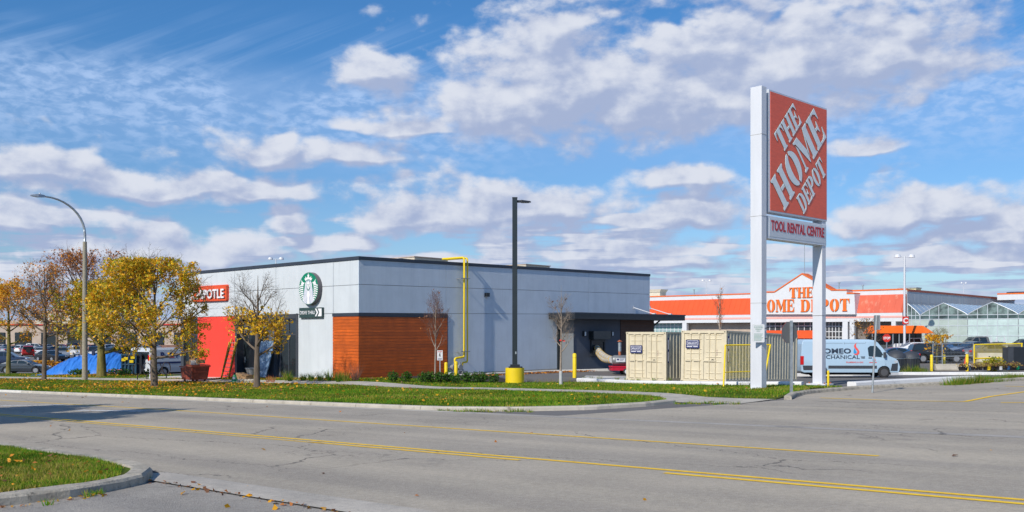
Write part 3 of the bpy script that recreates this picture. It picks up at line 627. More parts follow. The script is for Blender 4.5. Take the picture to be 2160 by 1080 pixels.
for i in range(5):
    wall_panel_front(AF[i]-(g if not i else 0), AF[i+1], 3.54, 5.02); wall_panel_front(AF[i]-(g if not i else 0), AF[i+1], 5.02, 0, top=True)
wall_panel_front(2.17, 5.43, -.12, 3.54); wall_panel_front(11.83, 16.28, -.4, 3.54, RED_W)
# coping
mb = MB()
for b0, b1 in zip(BL, BL[1:]): mb.hexa([(max(b0, 0)-.0, -.05, zt(b0, 0)), (b1, -.05, zt(b1, 0)), (b1, .34, zt(b1, 0)), (max(b0, 0), .34, zt(b0, 0))], [(max(b0, 0), -.05, zt(b0, 0)+.17), (b1, -.05, zt(b1, 0)+.17), (b1, .34, zt(b1, 0)+.17), (max(b0, 0), .34, zt(b0, 0)+.17)])
pb(mb, 'coping', COPE, B1)
mb = MB()
for a0, a1 in zip(AF, AF[1:]): mb.hexa([(-.05, a0 if a0 > .1 else -.052, zt(0, a0)), (.34, a0 if a0 > .1 else -.052, zt(0, a0)), (.34, a1, zt(0, a1)), (-.05, a1, zt(0, a1))], [(-.05, a0 if a0 > .1 else -.052, zt(0, a0)+.172), (.34, a0 if a0 > .1 else -.052, zt(0, a0)+.172), (.34, a1, zt(0, a1)+.172), (-.05, a1, zt(0, a1)+.172)])
pb(mb, 'coping', COPE, B1)
# stained wood corner
NP = 20
for k in range(NP):
    z0 = .03+k*3.33/NP; z1 = z0+3.33/NP-.012
    pb(MB().box((-.055, .0, z0), (-.005, 2.15, z1)), 'plank', WOOD, B1)
    pb(MB().box((-.055, -.055, z0), (6.33, -.005, z1+.001)), 'plank', WOOD, B1)
pb(MB().box((-.01, -.02, 0), (6.3, .04, 3.36)).box((-.01, .05, 0), (.04, 2.14, 3.36)), 'plank_backing', BLACK, B1)
pb(MB().box((-.075, -.075, 3.37), (6.37, .045, 3.55)).box((-.075, .05, 3.37), (.045, 2.17, 3.55)), 'fascia', COPE, B1)
pb(MB().box((6.34, -.06, 0), (6.38, .045, 3.37)), 'corner_trim', COPE, B1)
pb(MB().box((6.4, -.02, -.6), (16.6, .045, .16)), 'foundation', CONC, B1)
pb(MB().box((.0, 2.2, -.6), (.045, 5.4, -.12)).box((0, 11.8, -.9), (.045, 18.3, -.4)).box((-.02, -.02, -.5), (6.3, .04, .0)), 'foundation', CONC, B1)
# shop front
pb(MB().box((-.05, 5.36, -.3), (.5, 5.55, 3.58)).box((-.05, 11.6, -.3), (.5, 11.82, 3.52)).box((-.05, 5.56, 3.3), (.5, 11.59, 3.56)), 'shopfront_surround', TRIM, B1)
pb(MB().box((.42, 7.5, -.3), (.48, 11.6, 3.3)), 'wall', CHAR_W, B1)
d = pb(MB().box((.36, 9.75, -.25), (.41, 11.5, 2.35)), 'door', POLEB, B1); pb(MB().tube([(.34, 11.35, .85), (.3, 11.35, .85), (.3, 11.1, .85)], .02, 6).box((.34, 11.3, .7), (.36, 11.42, 1.05)), 'handle', GALV, d)
pb(MB().box((.36, 9.6, -.25), (.4, 9.7, 2.5)).box((.36, 9.6, 2.4), (.4, 11.6, 2.5)).box((.3, 7.35, -.3), (.42, 7.5, 3.3)), 'door_frame', BLACK, B1)
pb(MB().box((.1, 7.9, -.3), (.38, 8.5, 3.3)), 'column', CHAR_W, B1)
w = pb(MB().box((.12, 7.22, -.2), (.2, 7.3, 3.3)).box((.12, 6.42, -.2), (.2, 6.5, 3.3)).box((.12, 5.56, -.2), (.2, 5.64, 3.3)).box((.121, 5.65, 2.35), (.199, 6.41, 2.45)).box((.121, 6.51, 2.35), (.199, 7.21, 2.45)).box((.121, 5.65, -.2), (.199, 6.41, .05)).box((.121, 6.51, -.2), (.199, 7.21, .05)), 'window', TRIM, B1)
for a0, a1 in ((5.65, 6.41), (6.51, 7.21)):
    for z0, z1 in ((.05, 2.35), (2.45, 3.3)): pb(MB().box((.15, a0, z0), (.165, a1, z1)), 'pane', GLASS_D, w)
w = pb(MB().box((.1, 16.3, -.5), (.2, 16.4, 3.4)).box((.1, 17.2, -.5), (.2, 17.28, 3.4)).box((.1, 16.41, 2.3), (.2, 17.19, 2.4)), 'window', TRIM, B1)
pb(MB().box((.13, 16.42, -.5), (.15, 17.18, 2.3)), 'pane', GLASS_D, w); pb(MB().box((.13, 17.3, -.5), (.15, 18.0, 3.4)), 'pane', GLASS_D, w); pb(MB().box((.13, 16.42, 2.4), (.15, 17.18, 3.4)), 'pane', GLASS_D, w)
pb(MB().box((-.02, 18.02, -.8), (.3, 18.36, 3.5)), 'column', TRIM, B1)
# drive-through bump-out
zc = 3.42
pb(MB().box((16.6, -1.04, -.7), (25.3, -.01, zc)), 'wall', CHAR_W, B1)
pb(MB().box((16.55, -1.08, .05), (16.598, -.0, zc-.01)), 'wall_panel', M('mid_grey_render', (.17, .19, .21), .8, var=.04), B1)
pb(MB().box((16.2, -.04, -.1), (16.54, -.0, 3.5)), 'dark_strip', POLEB, B1)  # flat black strip on the wall beside the bump-out
for k in range(17):
    z0 = .02+k*.2; pb(MB().box((21.7, -1.085, z0), (25.32, -1.045, z0+.185)), 'siding_board', BROWN, B1)
pb(MB().box((26.5, -.04, -.7), (26.8, .04, 3.6)).box((25.3, -.6, -.7), (26.45, 0, 3.4)), 'wall', BROWN, B1)
cn = pb(MB().box((15.3, -2.2, 3.36), (28.05, -.06, 3.74)), 'canopy', BLACK, B1, bevel=.01)
pb(MB().box((15.28, -2.23, 3.70), (28.08, -.06, 3.78)), 'canopy_cap', COPE, cn)
for b in (16.9, 19.8, 22.6, 25.4): pb(MB().box((b, -2.208, 3.37), (b+.015, -2.2, 3.69)), 'panel_seam', TRIM, cn)
for b in (24.7, 26.75):
    pb(MB().tube([(b, -.05, 4.28), (b, -1.75, 3.8)], .03, 6).box((b-.08, -.07, 4.18), (b+.08, -.051, 4.42)).box((b-.09, -1.9, 3.785), (b+.09, -1.66, 3.86)), 'canopy_brace', STEELW, B1)
pb(MB().tube([(26.6, -.1, 2.7), (26.6, -.6, 3.1), (26.6, -1.0, 3.36)], .06, 6), 'canopy_bracket', BLACK, B1)
w = pb(MB().box((18.35, -1.16, .95), (18.45, -1.041, 2.0)).box((19.75, -1.16, .95), (19.85, -1.041, 2.0)).box((18.46, -1.16, 1.9), (19.74, -1.041, 2.0)).box((18.46, -1.16, .95), (19.74, -1.041, 1.02)), 'window', BLACK, B1)
pb(MB().box((18.46, -1.1, 1.02), (19.74, -1.08, 1.9)), 'pane', GLASS_D, w)
pb(MB().box((18.2, -1.45, 2.05), (20.1, -1.041, 2.6)), 'window_awning', POLEB, B1)
for px in (1231, 1289):
    b, z = WL(px, 704, -1.04)
    pb(MB().box((b-.13, -1.19, z-.17), (b+.13, -1.041, z+.17), 0).box((b-.075, -1.2, z-.13), (b+.075, -1.19, z+.13), 1), 'wall_light', [BLACK, M('lamp_glass', (.6, .66, .72), .3, var=0)], B1)
b, z = WL(1025, 622)
pb(MB().box((b-.13, -.2, z-.1), (b+.13, -.0, z+.12)).box((b-.09, -.23, z-.11), (b+.09, -.201, z+.02)), 'wall_light', BLACK, B1)
# signs on the front
def rrect(x0, y0, x1, y1, r, n=5):
    o = []
    for cx, cy, t0 in ((x1-r, y1-r, 0), (x0+r, y1-r, 90), (x0+r, y0+r, 180), (x1-r, y0+r, 270)):
        for i in range(n+1): t = R(t0+90*i/n); o.append((cx+r*math.cos(t), cy+r*math.sin(t)))
    return o
m0 = FR(16.75, 4.47, -.02)
s1 = bthing('shop_sign', 'orange red shop sign with white capital lettering above the red wall panel', 'sign', 0, 14.7, 4.9)
pb(MB().prism(rrect(0, 0, 4.15, .95, .1), 0, .14, m0), 'sign_panel', M('sign_red_orange', (.72, .085, .02), .5, var=.03), s1)
pb(MB().prism(rrect(-.03, -.03, 4.18, .98, .12), -.05, -.005, m0), 'sign_back', REDP, s1)
mt = FR(16.62, 4.66, -.20)
bletters('lettering_shadow', 'CHIPOTLE', FR(16.52, 4.60, -.162), s1, M('dark_red_print', (.16, .02, .01), .6, var=0), .78, bold=.022, width=3.78, depth=.02)
bletters('lettering', 'CHIPOTLE', FR(16.58, 4.64, -.19), s1, WHT, .78, bold=.018, width=3.78, depth=.05)
# round emblem
s2 = bthing('round_sign', 'round green and white emblem sign with a crowned long-haired figure', 'sign', 0, 4.0, 4.92)
Rr = .89; mE = FR(4.02, 4.925, -.03)
circ = lambda r, n=48: [(r*math.cos(2*math.pi*i/n), r*math.sin(2*math.pi*i/n)) for i in range(n)]
pb(MB().prism(circ(Rr), 0, .24, mE), 'sign_body', M('sign_rim_grey', (.13, .12, .13), .5, var=0), s2)
pb(MB().prism(circ(Rr-.012), .2405, .25, mE), 'green_disc', GRN, s2)
def inR(poly, r=.865):
    o = []
    for x, y in poly:
        d_ = math.hypot(x, y)*1.0
        o.append((x, y) if d_ < r else (x*r/d_, y*r/d_))
    return o
def mir(p): return [(-x, y) for x, y in p][::-1]
def emb(name, polys, z, mat):
    mb_ = MB()
    for p in polys: mb_.prism(inR(p), z, z+.004, mE)
    return pb(mb_, name, mat, s2)
hair = [(0, .47), (.2, .42), (.31, .28), (.33, .1), (.38, -.05), (.42, -.2), (.44, -.38), (.5, -.55), (.6, -.72), (.3, -.84), (0, -.88)]
emb('hair', [hair+mir(hair)[1:-1]], .252, M('pale_grey_print', (.44, .49, .60), .5, var=0))
strands = []
for off in (.10, .19, .28):
    pts = [(off*.75+.02, .36), (off*.9+.03, .15), (off+.02, -.05), (off+.03, -.2), (off+.02, -.38), (off+.09, -.58), (off+.15, -.80)]
    p = [(x-.017, y) for x, y in pts]+[(x+.024, y) for x, y in pts[::-1]]; strands += [p, mir(p)]
emb('hair_strands', strands, .2565, WHT)
emb('hair_inner', [[(0, .44), (.15, .36), (.16, .0), (.08, -.10), (-.08, -.10), (-.16, .0), (-.15, .36)], ], .2568, M('slate_green_print', (.10, .22, .22), .5, var=0))
emb('face', [[(0, .42), (.125, .34), (.135, .15), (.09, .02), (0, -.06), (-.09, .02), (-.135, .15), (-.125, .34)], [(0, -.1), (.07, -.14), (.12, -.34), (.09, -.5), (.13, -.84), (-.13, -.84), (-.09, -.5), (-.12, -.34), (-.07, -.14)]], .261, WHT)
emb('face_lines', [[(-.09, .2), (-.03, .2), (-.03, .235), (-.09, .225)], [(.09, .225), (.03, .235), (.03, .2), (.09, .2)], [(-.012, .2), (.012, .2), (.015, .1), (-.015, .1)], [(-.035, .05), (.035, .05), (0, .025)], [(-.07, -.07), (.07, -.07), (.05, -.1), (-.05, -.1)]], .266, GRN)
crown = [(-.24, .42), (-.38, .56), (-.27, .55), (-.26, .68), (-.15, .58), (-.06, .66), (-.1, .74), (-.04, .75), (0, .85), (.04, .75), (.1, .74), (.06, .66), (.15, .58), (.26, .68), (.27, .55), (.38, .56), (.24, .42), (.12, .49), (0, .51), (-.12, .49)]
emb('crown', [crown], .2585, WHT)
tails = []
for k in range(8):
    y = .18-k*.115; x0 = .46+.02*math.sin(k*.8)-max(0, k-5)*.01; x1 = min(.84, math.sqrt(max(.0, .86**2-(y-.04)**2)))
    if x1 > x0+.05: p = [(x0, y+.03), (x0+.12, y+.06), (x1, y-.0), (x1-.0, y-.06), (x0+.13, y-.01), (x0+.0, y-.04)]; tails += [p, mir(p)]
tail = [(.44, .24), (.36, .34), (.52, .36), (.66, .52), (.63, .36), (.70, .25), (.62, .2)]
tails += [tail, mir(tail)]
emb('tail_fins', tails, .2535, WHT)
s3 = bthing('drive_lane_sign', 'dark green sign lettered DRIVE THRU with white arrows under the round emblem', 'sign', 0, 4.0, 3.6)
m0 = FR(5.09, 3.33, -.02)
pb(MB().prism(rrect(0, 0, 2.12, .55, .01, 1), 0, .12, m0), 'sign_panel', M('dark_teal', (.03, .065, .065), .5, var=.05), s3)
bletters('lettering', 'DRIVE THRU', FR(5.0, 3.52, -.141), s3, WHT, .27, width=1.38, bold=.0, depth=.015)
ar = [[(0, 0), (.12, 0), (.28, .21), (.12, .42), (0, .42), (.16, .21)]]
mb = MB()
for dx in (0,): mb.prism(ar[0], .12, .135, FR(3.60, 3.40, -.021))
mb.prism([(0, 0), (.34, 0), (.34, .42), (0, .42), (.15, .21)], .12, .135, FR(3.35, 3.40, -.021)); pb(mb, 'arrow', WHT, s3)
# gas service
bp, _ = WL(979, 600, -.30)
gp = bthing('gas_meter_set', 'yellow gas pipes climbing over the parapet from a grey meter set at the grey wall', 'gas pipes', bp, -.3, 0.1)
def elbow(pts, r, mb, n=10):
    out = [Vector(pts[0])]
    for i in range(1, len(pts)-1):
        p = Vector(pts[i]); a_ = (Vector(pts[i-1])-p).normalized(); c_ = (Vector(pts[i+1])-p).normalized()
        for t in (0, .25, .5, .75, 1): out.append(p+(a_*(1-t)**2+c_*t**2)*r*2.2)
    out.append(Vector(pts[-1])); mb.tube(out, r, n)
zt1 = 6.85
mb = MB(); elbow([(bp, 1.5, zt1-.0), (bp, -.30, zt1), (bp, -.30, 1.1), (bp-.75, -.30, 1.04), (bp-.75, -.30, .35)], .062, mb); pb(mb, 'gas_pipe', YEL, gp)
mb = MB(); elbow([(bp+.3, 1.5, zt1-.02), (bp+.3, -.26, zt1-.02), (bp+.3, -.26, .80), (bp-.1, -.26, .78), (bp-.1, -.26, .3)], .05, mb); pb(mb, 'gas_pipe', YEL, gp)
for z in (5.62, 1.4): pb(MB().box((bp-.35, -.40, z), (bp+.4, -.31, z+.035)).box((bp-.34, -.31, z), (bp-.30, -.0, z+.03)), 'pipe_bracket', GREYM, gp)
mb = MB().box((bp-.35, -.55, -.05), (bp+.05, -.25, .3)).tube([(bp-1.5, -.35, .5), (bp-.2, -.35, .5)], .035, 8).tube([(bp-.75, -.36, .35), (bp-.75, -.36, -.3)], .04, 8).tube([(bp-.1, -.3, .4), (bp-.1, -.3, 0)], .04, 8).tube([(bp-1.1, -.36, .2), (bp-1.1, -.36, -.5)], .05, 8)
for x_ in (-.95, -.45): mb.tube([(bp+x_, -.5, .52), (bp+x_, -.28, .52)], .17, 14).tube([(bp+x_, -.4, .6), (bp+x_, -.4, .8)], .04, 8)
pb(mb, 'meter', GREYM, gp); pb(MB().tube([(bp-1.2, -.55, .1), (bp-1.2, -.3, .1)], .16, 12), 'regulator', STEELW, gp)
# roof units
for (x0, x1, y0, y1, a0, lab) in ((862, 945, 541, 552, 2.5, 'long tan roof unit near the white corner'), (1097, 1160, 557, 566, 2.5, 'tan roof unit nearer the far end of the grey wall')):
    b0, z1 = WL(x0+12, y0+1, a0); b1, z2 = WL(x1, y0+3, a0)
    u = bthing('rooftop_unit', lab, 'roof unit', b0, a0, 5.9, 'rooftop units above the black coping')
    pb(MB().box((b0, a0, 5.9), (b1, a0+2.2, z1-.0)), 'housing', TAN, u, bevel=.03)
    pb(MB().box((b0-.04, a0-.05, z1), (b1+.04, a0+2.25, z1+.05)), 'lid', BEIGE, u)
    pb(MB().box((b0-.9, a0+.4, 5.9), (b0-.02, a0+1.8, z1-.1)), 'intake_hood', GREYSHEET, u)

# ------------------------------------------------------------------ stencil capitals
def istem(x, w, s=.075, top=True, bot=True):
    lo = [(x-s, 0), (x+w+s, 0), (x+w+s, .045), (x+w, .10)] if bot else [(x, 0), (x+w, 0)]
    hi = [(x+w, .90), (x+w+s, .955), (x+w+s, 1), (x-s, 1), (x-s, .955), (x, .90)] if top else [(x+w, 1), (x, 1)]
    return lo+hi+([(x, .10), (x-s, .045)] if bot else [])
def arc(cx, cy, rx, ry, t0, t1, n=12): return [(cx+rx*math.cos(R(t0+(t1-t0)*i/n)), cy+ry*math.sin(R(t0+(t1-t0)*i/n))) for i in range(n+1)]
GL = {
 'H': (.98, [istem(.08, .26), istem(.64, .26), [(.37, .45), (.61, .45), (.61, .55), (.37, .55)]]),
 'E': (.86, [istem(.08, .26), [(.37, 1), (.80, 1), (.80, .66), (.765, .66), (.70, .84), (.56, .93), (.37, .93)], [(.37, .46), (.50, .46), (.57, .34), (.60, .34), (.60, .68), (.57, .68), (.50, .54), (.37, .54)], [(.37, 0), (.82, 0), (.82, .36), (.785, .36), (.71, .15), (.57, .07), (.37, .07)]]),
 'T': (.92, [[(.22, 0), (.70, 0), (.70, .045), (.62, .10), (.62, 1), (.30, 1), (.30, .10), (.22, .045)], [(.0, .64), (.035, .64), (.09, .82), (.20, .93), (.27, .93), (.27, 1), (.0, 1)], [(.92, .64), (.885, .64), (.83, .82), (.72, .93), (.65, .93), (.65, 1), (.92, 1)]]),
 'O': (1.0, [arc(.5, .5, .46, .52, 97, 263)+arc(.5, .5, .16, .43, 258, 102), arc(.5, .5, .46, .52, 83, -83)+arc(.5, .5, .16, .43, -78, 78)]),
 'M': (1.22, [[(.0, 0), (.27, 0), (.27, .045), (.18, .09), (.18, .72), (.095, .86), (.095, .09), (.0, .045)], [(.0, 1), (.36, 1), (.63, .42), (.58, .05), (.54, .05), (.13, .90), (.0, .955)], [(.66, .36), (.88, 1), (1.20, 1), (1.20, .955), (1.12, .90), (1.12, .10), (1.20, .045), (1.20, 0), (.77, 0), (.77, .045), (.84, .10), (.84, .74), (.645, .18)]]),
 'D': (1.0, [istem(.08, .26), [(.37, 1), (.50, 1)]+arc(.50, .5, .45, .5, 88, -88)+[(.50, 0), (.37, 0), (.37, .06), (.46, .06)]+arc(.46, .5, .17, .44, -85, 85)+[(.46, .94), (.37, .94)]]),
 'P': (.90, [istem(.08, .26), [(.37, 1), (.52, 1)]+arc(.52, .71, .36, .29, 85, -85)+[(.52, .42), (.37, .42), (.37, .48), (.44, .48)]+arc(.44, .71, .14, .23, -85, 85)+[(.44, .94), (.37, .94)]])}
def grow(poly, d):
    n = len(poly); A = sum(poly[i][0]*poly[(i+1) % n][1]-poly[(i+1) % n][0]*poly[i][1] for i in range(n)); s = 1 if A > 0 else -1; o = []
    for i in range(n):
        p, q, r = Vector(poly[i-1]), Vector(poly[i]), Vector(poly[(i+1) % n]); a_ = (q-p).normalized(); b_ = (r-q).normalized()
        nn = Vector((a_.y+b_.y, -(a_.x+b_.x)))
        if nn.length < 1e-4: nn = Vector((a_.y, -a_.x))
        nn.normalize(); k = max(.5, abs(nn.dot(Vector((a_.y, -a_.x))))); o.append(tuple(q+nn*(s*d/k)))
    return o
def word(s, width, height, gap=.035):
    """list of (letter, [polys]) scaled to width x height"""
    tot = sum(GL[c][0]+gap for c in s)-gap; k = width/tot; x = 0; out = []
    for c in s: out.append((c, [[((px+x)*k, py*height) for px, py in p] for p in GL[c][1]])); x += GL[c][0]+gap
    return out

# ------------------------------------------------------------------ tall pylon sign
base = Vector((9.1, 35.2, 0)); dirv = Vector((.715, .70, 0)).normalized(); SW = 4.65
base.z = T(9.1, 35.2)+VER-.05; rzp = math.atan2(dirv.y, dirv.x)
PY = thing('pylon_sign', 'tall white two-post pylon with square orange sign and small rental panel', 'sign', base, rzp)
ztop = 11.58-base.z
zb2 = (T(12.46, 38.4)+VER-.05)-base.z
MB().box((-.16, -.22, -.1), (.19, .25, ztop)).build('post', STEELW, PY, bevel=.012)
MB().box((SW-.16, -.165, zb2), (SW+.16, .25, ztop-.55)).build('post', STEELW, PY, bevel=.012)
for z_ in (3.2, 6.4, 9.4):
    for x_, zz in ((0.015, z_), (SW, z_-.4)):
        if zz < ztop-1: MB().box((x_-.182, -.228 if x_ < 1 else -.172, zz), (x_+.182, .258, zz+.012)).build('weld_seam', M('seam_grey', (.40, .39, .37), .7), PY)
for x_ in (-.25, .27, SW-.25, SW+.25):
    for y_ in (-.32, .34): MB().cyl((x_, y_), .03, (.05 if x_ < 2 else zb2+.06), (.10 if x_ < 2 else zb2+.11), 6).build('anchor_bolt', RUST, PY)
MB().box((-.34, -.4, -.02), (.36, .42, .05)).build('base_plate', STEELW, PY); MB().box((SW-.34, -.4, zb2), (SW+.34, .42, zb2+.06)).build('base_plate', STEELW, PY)
Yl = 35.55; p0 = .42; p1 = SW+.20
zA, zB = ZP(448, 35.5)-base.z, ztop-.03
cab = MB().box((p0-.02, -.19, zA), (p1, .21, zB)).build('cabinet', M('cabinet_white', (.62, .66, .70), .4, .2, var=.03), PY, bevel=.01)
FX0, FX1, FZ0, FZ1 = p0+.07, p1-.04, zA+.07, zB-.07
W_ = FX1-FX0; H_ = FZ1-FZ0
MB().box((FX0, -.2, FZ0), (FX1, -.191, FZ1)).build('sign_face', SIGN_O, PY)
def pm_(x, z, dx, dz, off):                                     # matrix of a tilted baseline on the sign face
    r = Vector((dx*W_, 0, dz*H_)).normalized(); return frame((FX0+x*W_, off, FZ0+z*H_), r, r.cross(Vector((0, 1, 0)))*-1)
def pylon_word(s, x, z, L, h, root):
    r = Vector((1, 0, 1)).normalized(); up = Vector((-1, 0, 1)).normalized()
    n_ = r.cross(up); m = Matrix((r, up, n_)).transposed().to_4x4(); m.translation = Vector((FX0+x*W_, -.2, FZ0+z*H_))
    sgn = -1 if n_.y > 0 else 1
    for c, polys in word(s, L, h):
        a_ = MB(); b_ = MB()
        for p in polys: a_.prism(p, .008, .02, m) ; b_.prism(grow(p, .015), .001, .007, m)
        o = a_.build('letter', LETTER, root); b_.build('letter_outline', OUTLN, o)
SHEAR_FIX = 1
pylon_word('THE', .205, .50, 2.0, .92, PY); pylon_word('HOME', .228, .012, 4.66, 1.42, PY); pylon_word('DEPOT', .565, .012, 2.60, .80, PY)
zC, zD = ZP(504, 35.5)-base.z, ZP(456, 35.5)-base.z
MB().box((p0-.08, -.19, zC), (p1-.05, .21, zD)).build('lower_cabinet', M('cabinet_white2', (.70, .73, .76), .4, .1, var=.03), PY, bevel=.012)
MB().box((p0+.0, -.2, zC+.09), (p1-.13, -.191, zD-.09)).build('lower_face', M('pale_sign_face', (.60, .64, .68), .4, var=.02), PY)
letters('lettering', 'TOOL RENTAL CENTRE', frame((p0+.12, -.2, zC+.33), (1, 0, 0), (0, 0, 1)), M('maroon_print', (.42, .03, .04), .5, var=0), PY, .52, width=p1-p0-.38, bold=.014, depth=.012)
MB().box((SW-.1, -.12, zD), (SW+.1, .14, zA)).build('spacer', BLACK, PY)
# notice on the post
nb = thing('parking_notice', 'small white parking notice strapped to the near pylon post', 'sign', (base.x, base.y, ZP(722, 35)), 0)
MB().prism(rrect(-.22, 0, .22, .66, .04), 0, .015, frame((-.1, -.36, 0), (1, .0, 0), (0, 0, 1))).build('notice_board', WHITE_P, nb)
yy = .58
for ln, sz in (('PRIVATE PROPERTY', .036), ('AUTHORIZED', .052), ('PARKING', .052), ('ONLY', .052)):
    letters('lettering', ln, frame((-.1, -.377, yy), (1, 0, 0), (0, 0, 1)), GRN, nb, sz, depth=.002, align='CENTER'); yy -= .062
for k in range(6):
    MB().box((-.27, -.379, .30-k*.045), (.07-(k % 3)*.03, -.376, .312-k*.045)).build('text_line', GRN, nb)
MB().box((.02, -.35, .12), (.22, -.30, .15)).box((.02, -.35, .5), (.22, -.30, .53)).build('strap', BLK, nb)

# ------------------------------------------------------------------ the big orange and white store
HD = bthing('warehouse_store', 'long white store with orange roofs and a gabled name front across the lot', 'building', 99, 30, 0)
BZ = 99.
pb(MB().box((99, 7.72, -2.5), (150, 64, 8.0)), 'wall', WHITE_P, HD)
pb(MB().box((98.9, 29, 7.3), (98.98, 64, 8.22)), 'parapet', WHITE_P, HD); pb(MB().box((98.9, 7.7, 7.3), (98.98, 15, 8.22)), 'parapet', WHITE_P, HD)
pb(MB().box((98.82, 7.66, 8.22), (99.3, 64.1, 8.38)), 'coping', ORANGE, HD)
pb(MB().box((99.3, 7.6, 8.0), (150, 7.75, 8.3)), 'coping', M('dull_red_trim', (.45, .10, .05), .6, var=.1), HD)
def mansard(a0, a1, mat, capR=True):
    mb = MB().hexa([(97.5, a0, 5.12), (98.98, a0, 5.12), (98.98, a1, 5.12), (97.5, a1, 5.12)], [(98.85, a0, 7.62), (98.98, a0, 7.62), (98.98, a1, 7.62), (98.85, a1, 7.62)])
    o = pb(mb, 'roof', mat, HD); k = int((a1-a0)/.9)
    rb = MB()
    for i in range(1, k):
        a = a0+(a1-a0)*i/k; rb.hexa([(97.47, a-.03, 5.12), (97.5, a-.03, 5.12), (97.5, a+.03, 5.12), (97.47, a+.03, 5.12)], [(98.82, a-.03, 7.62), (98.85, a-.03, 7.62), (98.85, a+.03, 7.62), (98.82, a+.03, 7.62)])
    q = pb(rb, 'seams', mat, o); return o
mansard(29.4, 64, ORANGE_R); mansard(7.95, 14.9, ORANGE_F)
pb(MB().hexa([(97.5, 7.7, 5.12), (98.98, 7.7, 5.12), (98.98, 7.94, 5.12), (97.5, 7.94, 5.12)], [(98.85, 7.7, 7.62), (98.98, 7.7, 7.62), (98.98, 7.94, 7.62), (98.85, 7.94, 7.62)]), 'roof_end', M('shaded_orange', (.50, .075, .02), .6, var=.1), HD)  # end turned from the sun, its shade put into the orange
pb(MB().box((97.4, 7.7, 3.95), (98.98, 64, 5.1)), 'fascia', WHITE_P, HD)
pb(MB().box((97.36, 7.66, 4.45), (97.4, 64, 4.72)).box((97.4, 7.66, 4.45), (98.98, 7.7, 4.72)), 'fascia_stripe', PINK, HD)
gab = [(px, py) for px, py in [(1588, 663), (1588, 624), (1600, 624), (1600, 617), (1633.6, 617), (1692, 578.6), (1754, 612.8), (1786, 612.8), (1786, 619.7), (1802, 619.7), (1804, 663)]]
gz = [WF(px, py, 96.9) for px, py in gab]
mG = frame((96.9, 0, 0), (0, -1, 0), (0, 0, 1)); poly = [(-a, z) for a, z in gz]
pb(MB().prism(poly, -2.0, 0, mG), 'gable_front', WHITE_P, HD)
mb = MB()
for p, q in zip(gz[1:-1], gz[2:-1]+[]):
    if abs(p[0]-q[0]) < .3: continue
    mb.hexa([(96.8, p[0], p[1]), (98.9, p[0], p[1]), (98.9, q[0], q[1]), (96.8, q[0], q[1])], [(96.8, p[0], p[1]+.17), (98.9, p[0], p[1]+.17), (98.9, q[0], q[1]+.17), (96.8, q[0], q[1]+.17)])
pb(mb, 'gable_trim', ORANGE, HD)
def store_word(s, px0, px1, py0, py1):
    a0, z1 = WF(px0, py0, 96.85); a1, _ = WF(px1, py0, 96.85); _, z0 = WF((px0+px1)/2, py1, 96.85); _, z1 = WF((px0+px1)/2, py0, 96.85)
    m = frame((96.9, a0, z0), (0, -1, 0), (0, 0, 1))
    for c, polys in word(s, a0-a1, z1-z0, .045):
        mb = MB(); sh = MB()
        for p in polys: mb.prism(p, .12, .16, m); sh.prism(p, .005, .119, m)
        o = pb(mb, 'letter', ORANGE, HD); pb(sh, 'letter_side', M_SIDE, o)
M_SIDE = M('letter_return', (.25, .2, .17), .7, var=0)
store_word('THE', 1665.5, 1716.5, 606, 628); store_word('HOME', 1599, 1676, 632, 658); store_word('DEPOT', 1689, 1792, 631, 657)
# ground floor openings
def col_(px0, px1, b=97.4, mat=WHITE_P):
    a0, _ = WF(px0, 700, b); a1, _ = WF(px1, 700, b); pb(MB().box((b, a1, -1.5), (b+.6, a0, 3.94)), 'column', mat, HD)
for q in ((1439, 1448), (1777, 1788), (1792, 1802), (1880, 1889), (1585, 1600)): col_(*q)
def window(px0, px1, py0, py1, nc, nr, b=98.6, root=None, glass=GLASS_G, fr=WHITE_P, name='window'):
    a0, z1 = WF(px0, py0, b); a1, z0 = WF(px0, py1, b); a1, _ = WF(px1, py0, b); mb = MB()
    for i in range(nc+1): a = a0+(a1-a0)*i/nc; mb.box((b-.06, a-.05, z0), (b, a+.05, z1))
    for j in range(nr+1): z = z0+(z1-z0)*j/nr; mb.box((b-.055, a1, z-.05), (b-.005, a0, z+.05))
    w = pb(mb, name, fr, root or HD)
    for i in range(nc):
        for j in range(nr):
            pb(MB().box((b-.03, a0+(a1-a0)*i/nc, z0+(z1-z0)*j/nr), (b-.02, a0+(a1-a0)*(i+1)/nc, z0+(z1-z0)*(j+1)/nr)), 'pane', glass, w)
GL_ST = M('store_glass', (.05, .055, .06), .08, var=.6, vs=.6, spec=.7)
window(1375, 1439, 680, 712, 8, 4, glass=M('pale_green_glass', (.22, .36, .36), .15, var=.15))
window(1612, 1722, 677, 720, 9, 4, b=98.55, glass=GL_ST); window(1742, 1777, 677, 722, 5, 4, b=98.55, glass=GL_ST); window(1724, 1741, 677, 722, 2, 4, b=98.55, glass=GL_ST)
a0, _ = WF(1448, 700, 98.9); a1, _ = WF(1585, 700, 98.9)
pb(MB().box((98.8, a1, -1.5), (98.95, a0, 3.9)), 'recess_wall', BEIGE, HD)
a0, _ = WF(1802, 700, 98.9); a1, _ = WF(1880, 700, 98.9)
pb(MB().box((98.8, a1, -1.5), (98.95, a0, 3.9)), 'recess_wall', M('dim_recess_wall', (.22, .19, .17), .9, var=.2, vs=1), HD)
a0, z1 = WF(1603, 697, 96); a1, z0 = WF(1722, 714, 95)
pb(MB().hexa([(95, a1, z0), (97.3, a1, z0), (97.3, a0, z0), (95, a0, z0)], [(96.4, a1, z1), (97.3, a1, z1), (97.3, a0, z1), (96.4, a0, z1)]), 'low_awning', ORANGE_R, HD)
